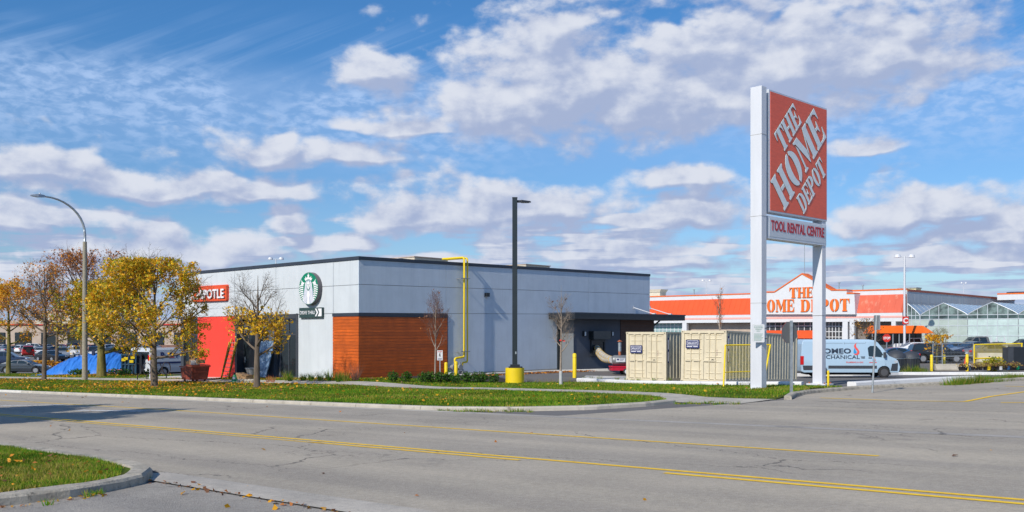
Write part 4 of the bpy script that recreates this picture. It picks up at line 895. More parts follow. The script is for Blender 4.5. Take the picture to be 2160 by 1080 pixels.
# roof things
pb(MB().box((104, 25, 8.0), (125, 45, 8.6)), 'solar_array', M('solar_blue', (.02, .03, .06), .2, var=.1), HD)
# grey side
bE, _ = WL(2092, 622, 7.7); bE = min(bE, 150)
n_ = 14
for i in range(n_):
    b0 = 99.02+(bE-99.02)*i/n_; b1 = 99.02+(bE-99.02)*(i+1)/n_; pb(MB().box((b0, 7.64, -1), (b1-.05, 7.72, 7.99)), 'wall_sheet', GREYSHEET, HD)
bw = bE; a2 = 7.6
WG = bthing('store_wing', 'low far wing of the store with white band and dark solar roof', 'building', bw, 0, 0)
pb(MB().box((bw, -40, -1), (bw+12, a2, 6.3)), 'wall', GREYM, WG); pb(MB().box((bw-.3, -40, ZP(637, 165)), (bw-.02, a2-.8, ZP(626, 165))), 'fascia', WHITE_P, WG)
pb(MB().box((bw-.35, -40, ZP(626, 165)), (bw+12, a2-.8, ZP(623.5, 165))), 'coping', ORANGE, WG)
for k in range(7): a = a2-2-k*5; pb(MB().hexa([(bw+.2, a-4.5, ZP(623, 165)), (bw+3, a-4.5, ZP(623, 165)), (bw+3, a, ZP(623, 165)), (bw+.2, a, ZP(623, 165))], [(bw+.5, a-4.5, ZP(621.5, 165)), (bw+3, a-4.5, ZP(619.5, 165)), (bw+3, a, ZP(619.5, 165)), (bw+.5, a, ZP(621.5, 165))]), 'solar_panel', POLEB, WG)
# greenhouse
GHS = bthing('greenhouse', 'glass garden centre greenhouse with arched bays beside the orange roofed store', 'greenhouse', 98.5, 0, 0)
gb = 98.0; frm = M('greenhouse_frame', (.55, .60, .63), .4, .3, var=.05); GROOF = M('greenhouse_roof_glass', (.28, .36, .42), .12, .1, var=.15, vs=1, spec=.8)
g_top = M('gable_glass', (.13, .18, .17), .1, var=.7, vs=1.3, spec=.7); g_mid = M('whitewashed_glass', (.42, .50, .46), .25, var=.08, vs=.8); g_pale = M('film_covered_glass', (.50, .62, .60), .25, var=.12, vs=.9); g_dk = M('dark_row_glass', (.07, .11, .11), .1, var=.5, vs=1)
def gx(px): return WF(px, 690, gb)[0]
ZE = 4.72; ZP_ = 6.30; rows = [1.0, 2.05, 3.35, 4.2, ZE]
def arch(a0, a1, x0=0., x1=1., n=16):
    o = []
    for i in range(n+1):
        t = x0+(x1-x0)*i/n; s = 1-abs(2*t-1); o.append((a0+(a1-a0)*t, ZE+(ZP_-ZE)*s**.82))
    return o
for (p0_, p1_, x0, x1, nc, mats) in ((1889, 1940, .5, 1., 3, (g_dk, g_mid)), (1941, 2041, 0., 1., 5, (g_dk, g_mid)), (2041, 2148, 0., 1., 5, (g_dk, g_pale)), (2148, 2255, 0., 1., 5, (g_dk, g_pale))):
    a0, a1 = gx(p0_), gx(p1_); A0 = a0+(a1-a0)*x0; pts = arch(a0, a1, x0, x1, 20)
    mb = MB()
    mb.tube([(gb, a, z) for a, z in pts], .07, 6)
    for i in range(nc+1):
        a = A0+(a1-A0)*i/nc; t = x0+(x1-x0)*i/nc; s = 1-abs(2*t-1); z1 = ZE+(ZP_-ZE)*s**.82
        mb.box((gb-.04, a-.04, -.5), (gb+.04, a+.04, z1))
    for z in rows: mb.box((gb-.045, a1, z-.045), (gb+.035, A0, z+.045))
    pb(mb, 'frame', frm, GHS)
    for i in range(nc):
        c0, c1 = A0+(a1-A0)*i/nc, A0+(a1-A0)*(i+1)/nc
        for j in range(4): pb(MB().box((gb-.01, c1+.04, rows[j]+.045), (gb+.01, c0-.04, rows[j+1]-.045)), 'pane', mats[0] if j == 3 else (g_top if j == 2 and random.random() < .0 else mats[1]), GHS)
        sub = arch(a0, a1, x0+(x1-x0)*i/nc, x0+(x1-x0)*(i+1)/nc, 5)
        po = [(-q[0], q[1]) for q in sub]+[(-sub[-1][0], ZE+.04), (-sub[0][0], ZE+.04)]
        po = [p for k_, p in enumerate(po) if k_ == 0 or (abs(p[0]-po[k_-1][0])+abs(p[1]-po[k_-1][1])) > .02]
        pb(MB().prism(po, -.01, .01, frame((gb, 0, 0), (0, -1, 0), (0, 0, 1))), 'gable_pane', g_top, GHS)
    vs_ = []; L = 26
    for a, z in pts: vs_ += [(gb+.1, a, z), (gb+L, a, z)]
    pb(MB().add(vs_, [(2*i, 2*i+1, 2*i+3, 2*i+2) for i in range(len(pts)-1)], 0, True), 'roof', GROOF, GHS)
    rb = MB()
    for k in range(1, 14): rb.tube([(gb+k*2, a, z+.01) for a, z in pts], .03, 4, cap=False)
    pb(rb, 'roof_ribs', GREYM, GHS, kind='stuff')
pb(MB().box((gb+.3, gx(2255), -1), (gb+26, 7.5, 4.2)), 'interior_dark', M('plants_inside', (.06, .09, .05), .9, var=.5, vs=1.2), GHS)
# masts on the store roof
for px, y0, y1, Y, lab in ((1697, 515, 590, 150, 'thin white flagpole rising behind the store gable'), (1770, 597, 618, 150, 'short grey vent pipe on the roof right of the gable'), (1820, 603, 616, 150, 'short roof aerial between gable and lamp mast'), (1464, 612, 626, 165, 'short vent pipe on the store roof by the near orange roof')):
    x = (px-HX)/F*Y; r = .05 if y1-y0 > 40 else .09
    t = thing('flagpole' if r < .06 else 'roof_vent', lab, 'pole' if r < .06 else 'vent', (x, Y, 7.9 if r > .06 else 0))
    h = ZP(y0, Y)-(7.9 if r > .06 else 0); MB().cyl((0, 0), r, 0, h, 8).build('tube', GALV, t); MB().cyl((0, 0), r*2, h, h+.15, 8).build('cap', GALV, t)
u = thing('rooftop_unit', 'beige hooded air unit on the store roof beside the grey building', 'roof unit', (1386-HX+.0, 0, 0), TH, 'air units on the store roof'); u.location = ((1386-HX)/F*163, 163, 7.9)
MB().box((-.9, -1.2, 0), (.9, 1.3, ZP(617, 163)-7.9)).build('housing', TAN, u)
MB().hexa([(-1., -1.2, ZP(617, 163)-7.9), (1., -1.2, ZP(617, 163)-7.9), (1., 1.3, ZP(617, 163)-7.9), (-1., 1.3, ZP(617, 163)-7.9)], [(-1.2, -1.6, ZP(611, 163)-7.9), (1., -1.6, ZP(611, 163)-7.9), (1., 1.5, ZP(611, 163)-7.9), (-1.2, 1.5, ZP(611, 163)-7.9)]).build('hood', TAN, u)
u = thing('rooftop_unit', 'pale yellow air unit on the store roof beside the tall twin lamp', 'roof unit', ((1918-HX)/F*138, 138, 7.9), TH, 'air units on the store roof')
MB().box((-1, -1.3, 0), (1, 1.2, ZP(609, 138)-7.9)).build('housing', M('pale_yellow', (.62, .56, .30), .7, var=.1), u); MB().box((-1.1, -1.4, ZP(609, 138)-7.9), (1.1, 1.3, ZP(607, 138)-7.9)).build('lid', GREYM, u)

# ------------------------------------------------------------------ lamps, posts and masts
def twin_lamp(px, ytop, Y, label, s=1., rz=0, r=.09):
    x = (px-HX)/F*Y; z0 = T(x, Y); h = ZP(ytop, Y)-z0
    t = thing('parking_lamp', label, 'lamp post', (x, Y, z0), rz, 'twin-headed white parking lamps')
    MB().tube([(0, 0, 0), (0, 0, h)], [r, r*.7], 8).build('pole', STEELW, t)
    MB().tube([(-.55*s, 0, h-.05), (.55*s, 0, h-.05)], .04, 6).build('cross_arm', STEELW, t)
    for sg in (-1, 1): MB().cyl((sg*.85*s, 0), .42*s, h-.12, h+.22, 14, r2=.3*s).build('lamp_head', STEELW, t)
    return t
t = twin_lamp(1908, 541, 116, 'tall white twin lamp mast carrying a red row sign', r=.16)
z0 = t.location.z
sg = thing('row_sign', 'red square lot sign with white letter C on the lamp mast', 'sign', (t.location.x, t.location.y-.2, ZP(684, 116)))
MB().box((-.33, -.03, 0), (.40, .03, .95)).build('board', REDP, sg); letters('lettering', 'C', frame((.035, -.031, .16), (1, 0, 0), (0, 0, 1)), WHT, sg, .85, bold=.03, depth=.02, align='CENTER')
twin_lamp(582, 546, 150, 'white twin lamp head peeking over the parapet of the white wall', 1.0)
twin_lamp(1490, 592, 230, 'small distant twin lamp above the store roof', 1.)
twin_lamp(2033, 597, 230, 'faint far lamp mast above the grey store side', .6, r=.06)
# black square pole in its yellow drum
g0 = G(1086, 814); lp = thing('light_pole', 'tall black square light pole standing in a yellow concrete drum', 'lamp post', g0+Vector((0, .45, 0)), 0)
hh = ZP(415, g0.y)-g0.z
MB().cyl((0, 0), .45, -.1, .84, 40).build('drum', YEL, lp, bevel=.02); MB().box((-.3, -.3, .84), (.36, .3, .9)).box((-.22, -.22, .9), (.24, .24, 1.0)).build('base_plate', BLACK, lp, bevel=.01)
MB().box((-.12, -.12, .9), (.12, .12, hh)).box((-.13, -.13, hh), (.13, .13, hh+.03)).build('pole', POLEB, lp, bevel=.012, key=None)
hd = MB().box((.12, -.03, hh-.22), (.3, .03, hh-.10)).hexa([(.3, -.17, hh-.22), (.78, -.12, hh-.20), (.78, .12, hh-.20), (.3, .17, hh-.22)], [(.3, -.15, hh-.10), (.74, -.09, hh-.15), (.74, .09, hh-.15), (.3, .15, hh-.10)]).build('lamp_head', BLACK, lp, bevel=.01)
MB().box((.34, -.1, hh-.232), (.7, .1, hh-.215)).build('lens', M('lens_grey', (.4, .4, .38), .4, var=0), hd); MB().box((.02, -.124, 1.5), (.08, -.12, 1.62)).build('handhole_cover', GALV, lp)
# concrete street lamp
g0 = G(179, 805); st = thing('street_lamp', 'concrete street lamp pole with curved steel arm over the road', 'lamp post', g0, 0)
zj_ = ZP(510, g0.y)-g0.z; zh = ZP(411, g0.y-2.3)-g0.z
MB().tube([(0, 0, -.1), (0, 0, zj_)], [.185, .13], 14).build('pole', STONEP, st)
dv = Vector((-.674, -.739, 0)); pts = [Vector((0, 0, zj_-.1)), Vector((0, 0, zj_+.5))]
for i in range(11):
    t_ = i/10*math.pi/2; pts.append(dv*(2.55*(1-math.cos(t_)))+Vector((0, 0, zj_+.5+(zh-zj_-.55)*math.sin(t_))))
pts.append(pts[-1]+dv*.15); MB().tube(pts, [.09]*2+[.085-.003*i for i in range(12)], 10).build('arm', GALV, st)
e = pts[-1]; rr_ = math.atan2(dv.y, dv.x)
hm = Matrix.Translation(e) @ Matrix.Rotation(rr_, 4, 'Z')
ho = MB().add([(-.1, -.08, -.06), (.35, -.17, -.09), (.8, -.06, -.05), (.8, .06, -.05), (.35, .17, -.09), (-.1, .08, -.06), (-.1, -.06, .08), (.3, -.12, .12), (.78, -.03, .02), (.78, .03, .02), (.3, .12, .12), (-.1, .06, .08)],
              [(5, 4, 3, 2, 1, 0), (6, 7, 8, 9, 10, 11), (0, 1, 7, 6), (1, 2, 8, 7), (2, 3, 9, 8), (3, 4, 10, 9), (4, 5, 11, 10), (5, 0, 6, 11)], mat=hm).build('lamp_head', GALV, st)
MB().add([], []).cyl((e.x+dv.x*.2, e.y+dv.y*.2), .05, e.z+.11, e.z+.2, 10).build('photocell', STEELW, ho)
# stop sign seen from behind, leaning sign post
g0 = G(1669, 828, VER); sp_ = thing('stop_sign', 'octagonal road sign seen from its grey back on a steel post', 'sign', g0, R(12))
hs = ZP(675, g0.y)-g0.z; oc = [(.30*math.cos(R(22.5+45*i)), .39*math.sin(R(22.5+45*i))) for i in range(8)]
MB().prism(oc, 0, .006, frame((-.05, .03, hs-.42), (1, 0, 0), (0, 0, 1))).build('sign_plate', M('sign_back_grey', (.12, .125, .13), .5, .3, var=.08), sp_)
MB().prism(oc, -.012, -.007, frame((-.05, .03, hs-.42), (1, 0, 0), (0, 0, 1))).build('sign_front', REDP, sp_)
MB().box((-.045, -.03, -.1), (.045, 0, hs-.02)).box((-.045, .0, -.1), (-.03, .02, hs-.02)).box((.03, .0, -.1), (.045, .02, hs-.02)).build('post', GALV, sp_)
pa = G(1840, 822, VER); tp = Vector(((1849-HX)/F*pa.y, pa.y, ZP(665, pa.y)))
s_ = thing('sign_post', 'leaning steel post with a sign turned edge-on in front of the blue van', 'sign', pa, 0)
MB().tube([(0, 0, -.1), tuple(tp-pa)], .035, 6).build('post', GALV, s_); q = tp-pa
MB().box((q.x-.0, q.y-.2, q.z-.5), (q.x+.05, q.y+.25, q.z)).build('sign_plate', GREYM, s_)
# far stop sign
g0 = at(1870, 105); s_ = thing('stop_sign', 'red octagonal STOP sign facing the camera in front of the orange canopy', 'sign', g0, 0); hs = ZP(713, 105)-g0.z
MB().cyl((0, 0), .04, 0, hs, 6).build('post', GALV, s_); oc = [(.47*math.cos(R(22.5+45*i)), .47*math.sin(R(22.5+45*i))) for i in range(8)]
MB().prism(oc, 0, .02, frame((0, -.05, hs), (1, 0, 0), (0, 0, 1))).build('sign_plate', REDP, s_); letters('lettering', 'STOP', frame((0, -.072, hs-.13), (1, 0, 0), (0, 0, 1)), WHT, s_, .36, width=.72, bold=.012, align='CENTER')
# bollards
def bollard(px, py, ytop, label, r=.085, off=0):
    g0 = G(px, py, off); t = thing('bollard', label, 'bollard', g0, 0, 'yellow steel bollards'); h = ZP(ytop, g0.y)-g0.z
    MB().tube([(0, 0, -.1), (0, 0, h-.06), (0, 0, h-.02), (0, 0, h)], [r, r, r*.8, r*.3], 16).build('post', YEL, t); MB().cyl((0, 0), r+.004, h*.82, h*.83, 16).build('ring', LADY, t)
for a_ in ((1212, 797, 745, 'yellow bollard in the drive lane beside the grey bump-out', .11), (1694, 785, 764, 'yellow bollard beside the white van', .11), (1965, 783, 748, 'first yellow bollard right of the blue van, leftmost in its row', .11), (1992, 771, 747, 'yellow bollard set back behind the mesh fence', .11),
           (2040, 783, 747, 'yellow bollard beside the red cone', .11), (941, 796, 764, 'yellow bollard at the wood clad corner left of the gas meter', .10), (962, 797, 762, 'yellow bollard right before the gas meter', .10), (1747, 818, 781, 'thin yellow marker post against the far pylon post', .045)): bollard(*a_)
def small_sign(px, py, ys0, ys1, wpx, label, lean=0):
    g0 = G(px, py, VER); t = thing('caution_sign', label, 'sign', g0, R(-6)); k = g0.y/F
    MB().box((-.025, 0, -.1), (.025, .02, (HY-ys1)*k+H-g0.z)).build('post', GALV, t); w = wpx*k; z0 = ZP(ys1, g0.y)-g0.z; z1 = ZP(ys0, g0.y)-g0.z
    MB().box((-w/2, -.02, z0), (w/2, -.002, z1)).build('sign_plate', WHITE_P, t)
    letters('lettering', 'CAUTION', frame((0, -.021, z1-.09), (1, 0, 0), (0, 0, 1)), REDP, t, .07, width=w*.8, bold=.002, depth=.003, align='CENTER')
    zc_ = (z0+z1)/2; MB().prism([(-.03, -.10), (0, -.02), (.04, -.1), (.055, -.09), (.02, .02), (.03, .06), (.0, .1), (-.02, .09), (-.03, .02), (-.06, -.02), (-.05, -.03), (-.02, 0), (-.05, -.09)], 0, .003, frame((0, -.021, zc_+.02), (1, 0, 0), (0, 0, 1))).prism(circ(.022, 10), 0, .003, frame((.01, -.021, zc_+.15), (1, 0, 0), (0, 0, 1))).build('walking_figure', BLK, t)
    for k_ in range(2): MB().box((-w*.36, -.024, z0+.04+k_*.05), (w*.36, -.021, z0+.06+k_*.05)).build('text_line', NAVY, t)
small_sign(928, 797, 739, 760, 12, 'small white caution sign with a walking figure by the wood wall')

# ------------------------------------------------------------------ vehicles
def solid_body(outline, W, breaks, wf, name, mats, root, key, bevel=.035):
    """side outline (x, z) swept across the width; wf(x, z) gives the half width"""
    if key in CACHE: return MB().build(name, mats, root, bevel=bevel, key=key)
    bm = bmesh.new(); n = len(outline)
    L = [bm.verts.new((x, -1, z)) for x, z in outline]; Rr_ = [bm.verts.new((x, 1, z)) for x, z in outline]
    bm.faces.new(L); bm.faces.new(Rr_[::-1])
    for i in range(n): bm.faces.new([L[i], Rr_[i], Rr_[(i+1) % n], L[(i+1) % n]])
    for z in breaks[0]: bmesh.ops.bisect_plane(bm, geom=bm.verts[:]+bm.edges[:]+bm.faces[:], plane_co=(0, 0, z), plane_no=(0, 0, 1))
    for x in breaks[1]: bmesh.ops.bisect_plane(bm, geom=bm.verts[:]+bm.edges[:]+bm.faces[:], plane_co=(x, 0, 0), plane_no=(1, 0, 0))
    for v in bm.verts: v.co.y *= wf(v.co.x, v.co.z)
    bmesh.ops.recalc_face_normals(bm, faces=bm.faces)
    me = bpy.data.meshes.new(name); bm.to_mesh(me); bm.free(); me.materials.append(mats)
    CACHE[key] = me; return MB().build(name, mats, root, bevel=bevel, key=key)
def with_arches(front_up_back, wheels, r, zb):
    """close an outline along the bottom with wheel arches, from the front end to the rear end"""
    o = list(front_up_back)
    for wx in sorted(wheels, reverse=True):
        R_ = r*1.17; h = zb-r; c = math.sqrt(max(R_*R_-h*h, .01)); t0 = math.degrees(math.atan2(h, c)); 
        o += [(wx+R_*math.cos(R(t)), r+R_*math.sin(R(t))) for t in [t0+(180-2*t0)*i/10 for i in range(11)]]
    return o
def wheel(root, x, y, r, side, rim, key):
    w = MB().tube([(0, -.11, 0), (0, -.10, 0), (0, .10, 0), (0, .11, 0)], [r*.9, r, r, r*.9], 24).build('wheel', RUBBER, root, key=key+'t'); w.location = (x, y, r)
    mb = MB().tube([(0, side*.105, 0), (0, side*.118, 0)], [r*.66, r*.64], 20)
    for k in range(5):
        t = 2*math.pi*k/5; c, s = math.cos(t), math.sin(t); mb.hexa([(c*.04-s*.03, side*.125, s*.04+c*.03), (c*.04+s*.03, side*.125, s*.04-c*.03), (c*r*.6+s*.025, side*.12, s*r*.6-c*.025), (c*r*.6-s*.025, side*.12, s*r*.6+c*.025)], [(c*.04-s*.03, side*.118, s*.04+c*.03), (c*.04+s*.03, side*.118, s*.04-c*.03), (c*r*.6+s*.025, side*.115, s*r*.6-c*.025), (c*r*.6-s*.025, side*.115, s*r*.6+c*.025)])
    q = mb.build('rim', rim, w, key=key+'r%d' % side)
    return w
SPEC = {
 'sedan': dict(W=1.82, r=.33, wh=(-1.38, 1.38), zb=.28, low=[(2.33, .3), (2.36, .45), (2.33, .62), (2.2, .74), (1.6, .88), (.98, .99), (-1.5, 1.03), (-2.2, .99), (-2.33, .88), (-2.35, .5), (-2.3, .32)],
    cab=[(1.08, .97), (.25, 1.41), (-.1, 1.455), (-.55, 1.46), (-1.05, 1.40), (-1.82, 1.0)], gl=[[(.88, 1.02), (.18, 1.37), (-.25, 1.405), (-.28, 1.03)], [(-.34, 1.03), (-.31, 1.405), (-.6, 1.41), (-1.0, 1.355), (-1.42, 1.05)]], ws=((1.0, 1.0), (.27, 1.39)), rs=((-1.74, 1.03), (-1.1, 1.38)), zr=1.46, hl=(2.22, .66), tl=(-2.31, .82)),
 'coupe': dict(W=1.86, r=.35, wh=(-1.36, 1.42), zb=.27, low=[(2.3, .28), (2.35, .45), (2.3, .6), (2.1, .72), (1.5, .85), (1.0, .95), (-1.4, 1.02), (-2.15, 1.0), (-2.3, .9), (-2.33, .5), (-2.28, .32)],
    cab=[(1.12, .93), (.3, 1.30), (-.15, 1.37), (-.6, 1.37), (-1.2, 1.27), (-2.0, 1.0)], gl=[[(.85, .98), (.2, 1.27), (-.3, 1.32), (-.35, 1.0)], [(-.41, 1.0), (-.37, 1.32), (-.75, 1.30), (-1.3, 1.06)]], ws=((1.02, .96), (.33, 1.28)), rs=((-1.9, 1.02), (-1.25, 1.25)), zr=1.37, hl=(2.15, .66), tl=(-2.27, .86)),
 'suv': dict(W=1.88, r=.37, wh=(-1.35, 1.42), zb=.33, low=[(2.28, .36), (2.33, .6), (2.3, .85), (2.1, 1.0), (1.1, 1.10), (-2.2, 1.12), (-2.33, .98), (-2.34, .55), (-2.25, .38)],
    cab=[(1.12, 1.08), (.35, 1.62), (-.1, 1.71), (-1.6, 1.71), (-2.02, 1.62), (-2.26, 1.1)], gl=[[(.9, 1.14), (.3, 1.56), (-.2, 1.62), (-.2, 1.14)], [(-.27, 1.14), (-.27, 1.62), (-1.15, 1.62), (-1.2, 1.14)], [(-1.28, 1.14), (-1.23, 1.62), (-1.85, 1.56), (-2.05, 1.16)]], ws=((1.03, 1.12), (.37, 1.60)), rs=((-2.22, 1.14), (-2.02, 1.58)), zr=1.71, hl=(2.24, .85), tl=(-2.3, 1.0)),
 'pickup': dict(W=2.0, r=.42, wh=(-1.85, 1.8), zb=.42, low=[(2.88, .45), (2.95, .7), (2.92, 1.0), (2.75, 1.13), (1.35, 1.19), (-.95, 1.20), (-2.88, 1.22), (-2.92, .7), (-2.88, .5)],
    cab=[(1.38, 1.17), (.72, 1.80), (.4, 1.88), (-.7, 1.88), (-.92, 1.8), (-1.0, 1.18)], gl=[[(1.15, 1.23), (.66, 1.72), (.25, 1.77), (.22, 1.23)], [(.14, 1.23), (.16, 1.77), (-.65, 1.77), (-.72, 1.23)]], ws=((1.3, 1.2), (.74, 1.78)), rs=((-1.0, 1.22), (-.93, 1.76)), zr=1.88, hl=(2.86, .98), tl=(-2.9, 1.0)),
}
for s_ in SPEC.values(): pass
def car(kind, paint, label, loc, rz=0, group=None, parts=True, s=1., rim=RIM, extra=None):
    S = SPEC[kind]; W = S['W']/2; t = thing({'suv': 'parked_suv', 'sedan': 'parked_car', 'coupe': 'parked_coupe', 'pickup': 'pickup_truck'}[kind], label, {'pickup': 'pickup truck', 'suv': 'suv'}.get(kind, 'car'), loc, rz, group)
    if s != 1: t.scale = (s, s, s)
    nx = S['low'][0][0]
    wf = lambda x, z: (W-.06*max(0, (.55-z)/.25)-.03*max(0, (z-.8)/.4))*(1-.12*max(0, (abs(x)-nx+.6)/.6)**2)
    zmax = S['zr']; zbelt = S['gl'][0][0][1]-.04
    cf = lambda x, z: (W-.05)-.24*max(0, (z-zbelt))/max(.3, zmax-zbelt)-.05*max(0, abs(x)-1.2)
    low = with_arches(S['low'][::-1], [], S['r'], S['zb'])
    solid_body(with_arches(S['low'][::-1]+[(nx-.05, S['zb'])], S['wh'], S['r'], S['zb'])+[(S['low'][-1][0]+.05, S['zb'])], S['W'], ([.5, .8], [nx-.6, -nx+.6]), wf, 'body', paint, t, kind+'body')
    solid_body(S['cab'][::-1], 1, ([zbelt], [-1.2]), lambda x, z: cf(x, z), 'cabin', paint, t, kind+'cab', .03)
    MB().box((-nx+.3, -W+.22, .2), (nx-.3, W-.22, S['zb']+.45)).build('underbody', UNDER, t, key=kind+'ub')
    for i, g_ in enumerate(S['gl']):
        for sd in (-1, 1):
            a_ = [(x, sd*(cf(x, z)+.006), z) for x, z in g_]; b_ = [(x, sd*(cf(x, z)-.012), z) for x, z in g_]; n = len(g_)
            MB().add(a_+b_, [tuple(range(n)) if sd < 0 else tuple(range(n))[::-1], tuple(range(n, 2*n))]+[(j, (j+1) % n, n+(j+1) % n, n+j) for j in range(n)]).build('window', GLASS_D, t, key=kind+'g%d%d' % (i, sd))
    for nm, (p, q), sg in (('windscreen', S['ws'], 1), ('rear_window', S['rs'], -1)):
        w0 = cf(*p)-.05; w1 = cf(*q)-.05; d = Vector((q[1]-p[1], 0, -(q[0]-p[0]))).normalized()*(.022*sg*(1 if nm == 'windscreen' else 1))
        if sg < 0: d = -Vector((q[1]-p[1], 0, -(q[0]-p[0]))).normalized()*-.022; d = Vector((-abs(d.x), 0, abs(d.z)))
        else: d = Vector((abs(d.x), 0, abs(d.z)))
        lo = [(p[0], -w0, p[1]), (p[0], w0, p[1]), (q[0], w1, q[1]), (q[0], -w1, q[1])]
        MB().hexa([tuple(Vector(v)-d*.6) for v in lo], [tuple(Vector(v)+d) for v in lo]).build(nm, GLASS_D, t, key=kind+nm)
    hx, hz = S['hl']; tx, tz = S['tl']
    for sd in (-1, 1):
        yw = wf(hx, hz)
        MB().box((hx-.16, sd*(yw-.34), hz-.07), (hx+.10, sd*(yw+.012), hz+.07)).build('headlight', HEAD, t, bevel=.02, key=kind+'h%d' % sd)
        yw = wf(tx, tz); MB().box((tx-.045, sd*(yw-.28), tz-.1), (tx+.22, sd*(yw+.012), tz+.09)).build('tail_light', TAIL, t, bevel=.02, key=kind+'l%d' % sd)
        xm = S['gl'][0][0][0]-.12; MB().box((xm-.1, sd*(W-.02), zbelt+.02), (xm+.06, sd*(W+.16), zbelt+.15)).build('mirror', paint, t, bevel=.02, key=kind+'m%d' % sd)
        for wx in S['wh']: wheel(t, wx, sd*(W-.12), S['r'], sd, rim, kind+'w')
        for i in range(len(S['gl'])-(kind == 'suv')):
            x1 = S['gl'][i][-1][0] if i == 0 else S['gl'][i][-1][0]+.1; MB().box((x1+.04, sd*(W-.03), zbelt-.1), (x1+.2, sd*(W+.005), zbelt-.07)).build('door_handle', TRIM if paint is not P_BLK else GREYM, t, key=kind+'d%d%d' % (i, sd))
    MB().box((nx-.05, -W*.6, S['zb']+.1), (nx+.035, W*.6, S['zb']+.3)).build('grille', TRIM, t, key=kind+'gr')
    MB().box((-nx-.005, -.26, .62), (-nx-.05, .26, .74)).build('number_plate', WHITE_P, t, key=kind+'np')
    if kind == 'pickup':
        MB().box((-2.8, -W+.12, 1.18), (-1.05, W-.12, 1.235)).build('cargo_bed', UNDER, t, key='bed')
    if extra: extra(t, W)
    return t
def P(name, c, rough=.28, metal=.0): return M(name, c, rough, metal, var=.02, vs=1, coat=.6)
P_WHT = P('car_white', (.74, .75, .76)); P_BLK = P('car_black', (.012, .014, .018)); P_NAVY = P('car_navy', (.018, .035, .085)); P_SLV = P('car_silver', (.42, .45, .48), .3, .5)
P_RED = P('car_red', (.42, .015, .012)); P_GRY = P('car_dark_grey', (.06, .075, .095), .3, .3); P_BLU = P('car_blue', (.03, .10, .24)); P_TAN = P('car_grey_tan', (.20, .19, .17), .3, .4); P_PAN = P('van_pale_blue', (.40, .55, .68), .35); P_SV = P('van_grey_white', (.58, .62, .66), .35)
def carp(px, py, **k): g0 = G(px, py); return g0
# left parking lot
car('coupe', P_GRY, 'dark grey two-door coupe parked nearest the lawn at the frame edge', G(52, 788), R(4), rim=RIM)
car('suv', P_NAVY, 'dark navy suv parked behind the grey coupe', G(16, 771), R(14), s=1.05)
def spare(t, W): 
    w = MB().tube([(-2.42, 0, 1.0), (-2.62, 0, 1.0)], .36, 18).build('spare_wheel', RUBBER, t); MB().box((-2.345, -.72, 1.2), (-2.36, .72, 1.6)).build('rear_glass', GLASS_D, t)
car('suv', P_RED, 'red and black suv with a spare wheel on its tailgate', G(59, 752), R(118), s=1.1, extra=spare)
car('sedan', P_WHT, 'white car parked right of the red suv', G(84, 750), R(115), 'cars in the far parking rows')
car('sedan', P_BLK, 'black sedan parked behind the low yellow hedge', G(107, 762), R(-28), s=1.1)
car('suv', P_SLV, 'silver suv beside the white one, facing the camera', G(131, 756), R(-62), s=1.1)
car('suv', P_WHT, 'white suv parked behind the blue tarp, facing the camera', G(163, 754), R(-50), s=1.15)
car('suv', P_BLK, 'dark suv parked right behind the street lamp pole', G(197, 752), R(-60), s=1.05)
car('pickup', P_WHT, 'white pickup with red tail light parked behind the blue dumpster', at(283, 108, ), R(150), s=.95)
paints = [P_WHT, P_SLV, P_BLU, P_RED, P_GRY, P_BLK, P_WHT, P_NAVY, P_TAN]
far = [(12, 'P_SLV'), ]
cols_ = ['white', 'silver', 'blue', 'red', 'grey', 'black', 'white', 'navy', 'tan']
k_ = 0
for (Y, z, pxs) in ((190, None, [30, 58, 92, 112, 136, 150, 176, 222, 243, 268, 300]), (215, None, [6, 44, 76, 101, 124, 160, 190, 235, 285, 318]), (165, None, [212, 232, 250])):
    for px in pxs:
        c_ = (k_*5+int(Y)) % 9
        car(('sedan', 'suv', 'sedan')[k_ % 3], paints[c_], 'small %s %s in the %s far parking row, %s' % (cols_[c_], ('car', 'suv', 'car')[k_ % 3], {190: 'middle', 215: 'farthest', 165: 'nearest'}[Y], 'behind the golden orange tree' if px < 50 else 'left of the thin orange tree' if px < 93 else 'right of the thin orange tree' if px < 128 else 'just left of the street lamp' if px < 178 else 'behind the lichen trunked tree' if px < 255 else 'behind the largest yellow tree'), at(px+random.uniform(-3, 3), Y+random.uniform(-4, 4)), R(random.choice((70, -110, 75, 10))+random.uniform(-8, 8)), 'cars in the far parking rows'); k_ += 1
# right lot
car('pickup', P_WHT, 'white crew cab pickup facing left before the greenhouse', at(1926, 122, ), R(178), s=.95)
car('suv', P_BLK, 'glossy black estate car behind the thin yellow tree', at(1975, 84), R(-8), rim=RIM)
car('sedan', P_WHT, 'white car mostly hidden behind the black estate car', at(1942, 96), R(-6), s=1.05)
car('sedan', P_NAVY, 'dark blue sedan facing left behind the mesh fence', at(2052, 95), R(183), s=1.15)
car('sedan', P_TAN, 'grey sedan with silver wheels behind the yellow mesh panel', at(2098, 88), R(-4), s=1.08)
def rack(t, W):
    mb = MB()
    for x in (-1.15, -2.7):
        for y in (-.9, .9): mb.hexa([(x-.14, y-.03, 1.2), (x+.14, y-.03, 1.2), (x+.14, y+.03, 1.2), (x-.14, y+.03, 1.2)], [(x-.05, y-.03, 1.75), (x+.05, y-.03, 1.75), (x+.05, y+.03, 1.75), (x-.05, y+.03, 1.75)])
        mb.tube([(x, -.9, 1.9), (x, .9, 1.9)], .03, 6)
        for y in (-.9, .9): mb.tube([(x, y, 1.7), (x, y, 1.9)], .03, 6)
    mb.build('ladder_rack', STEELW, t)
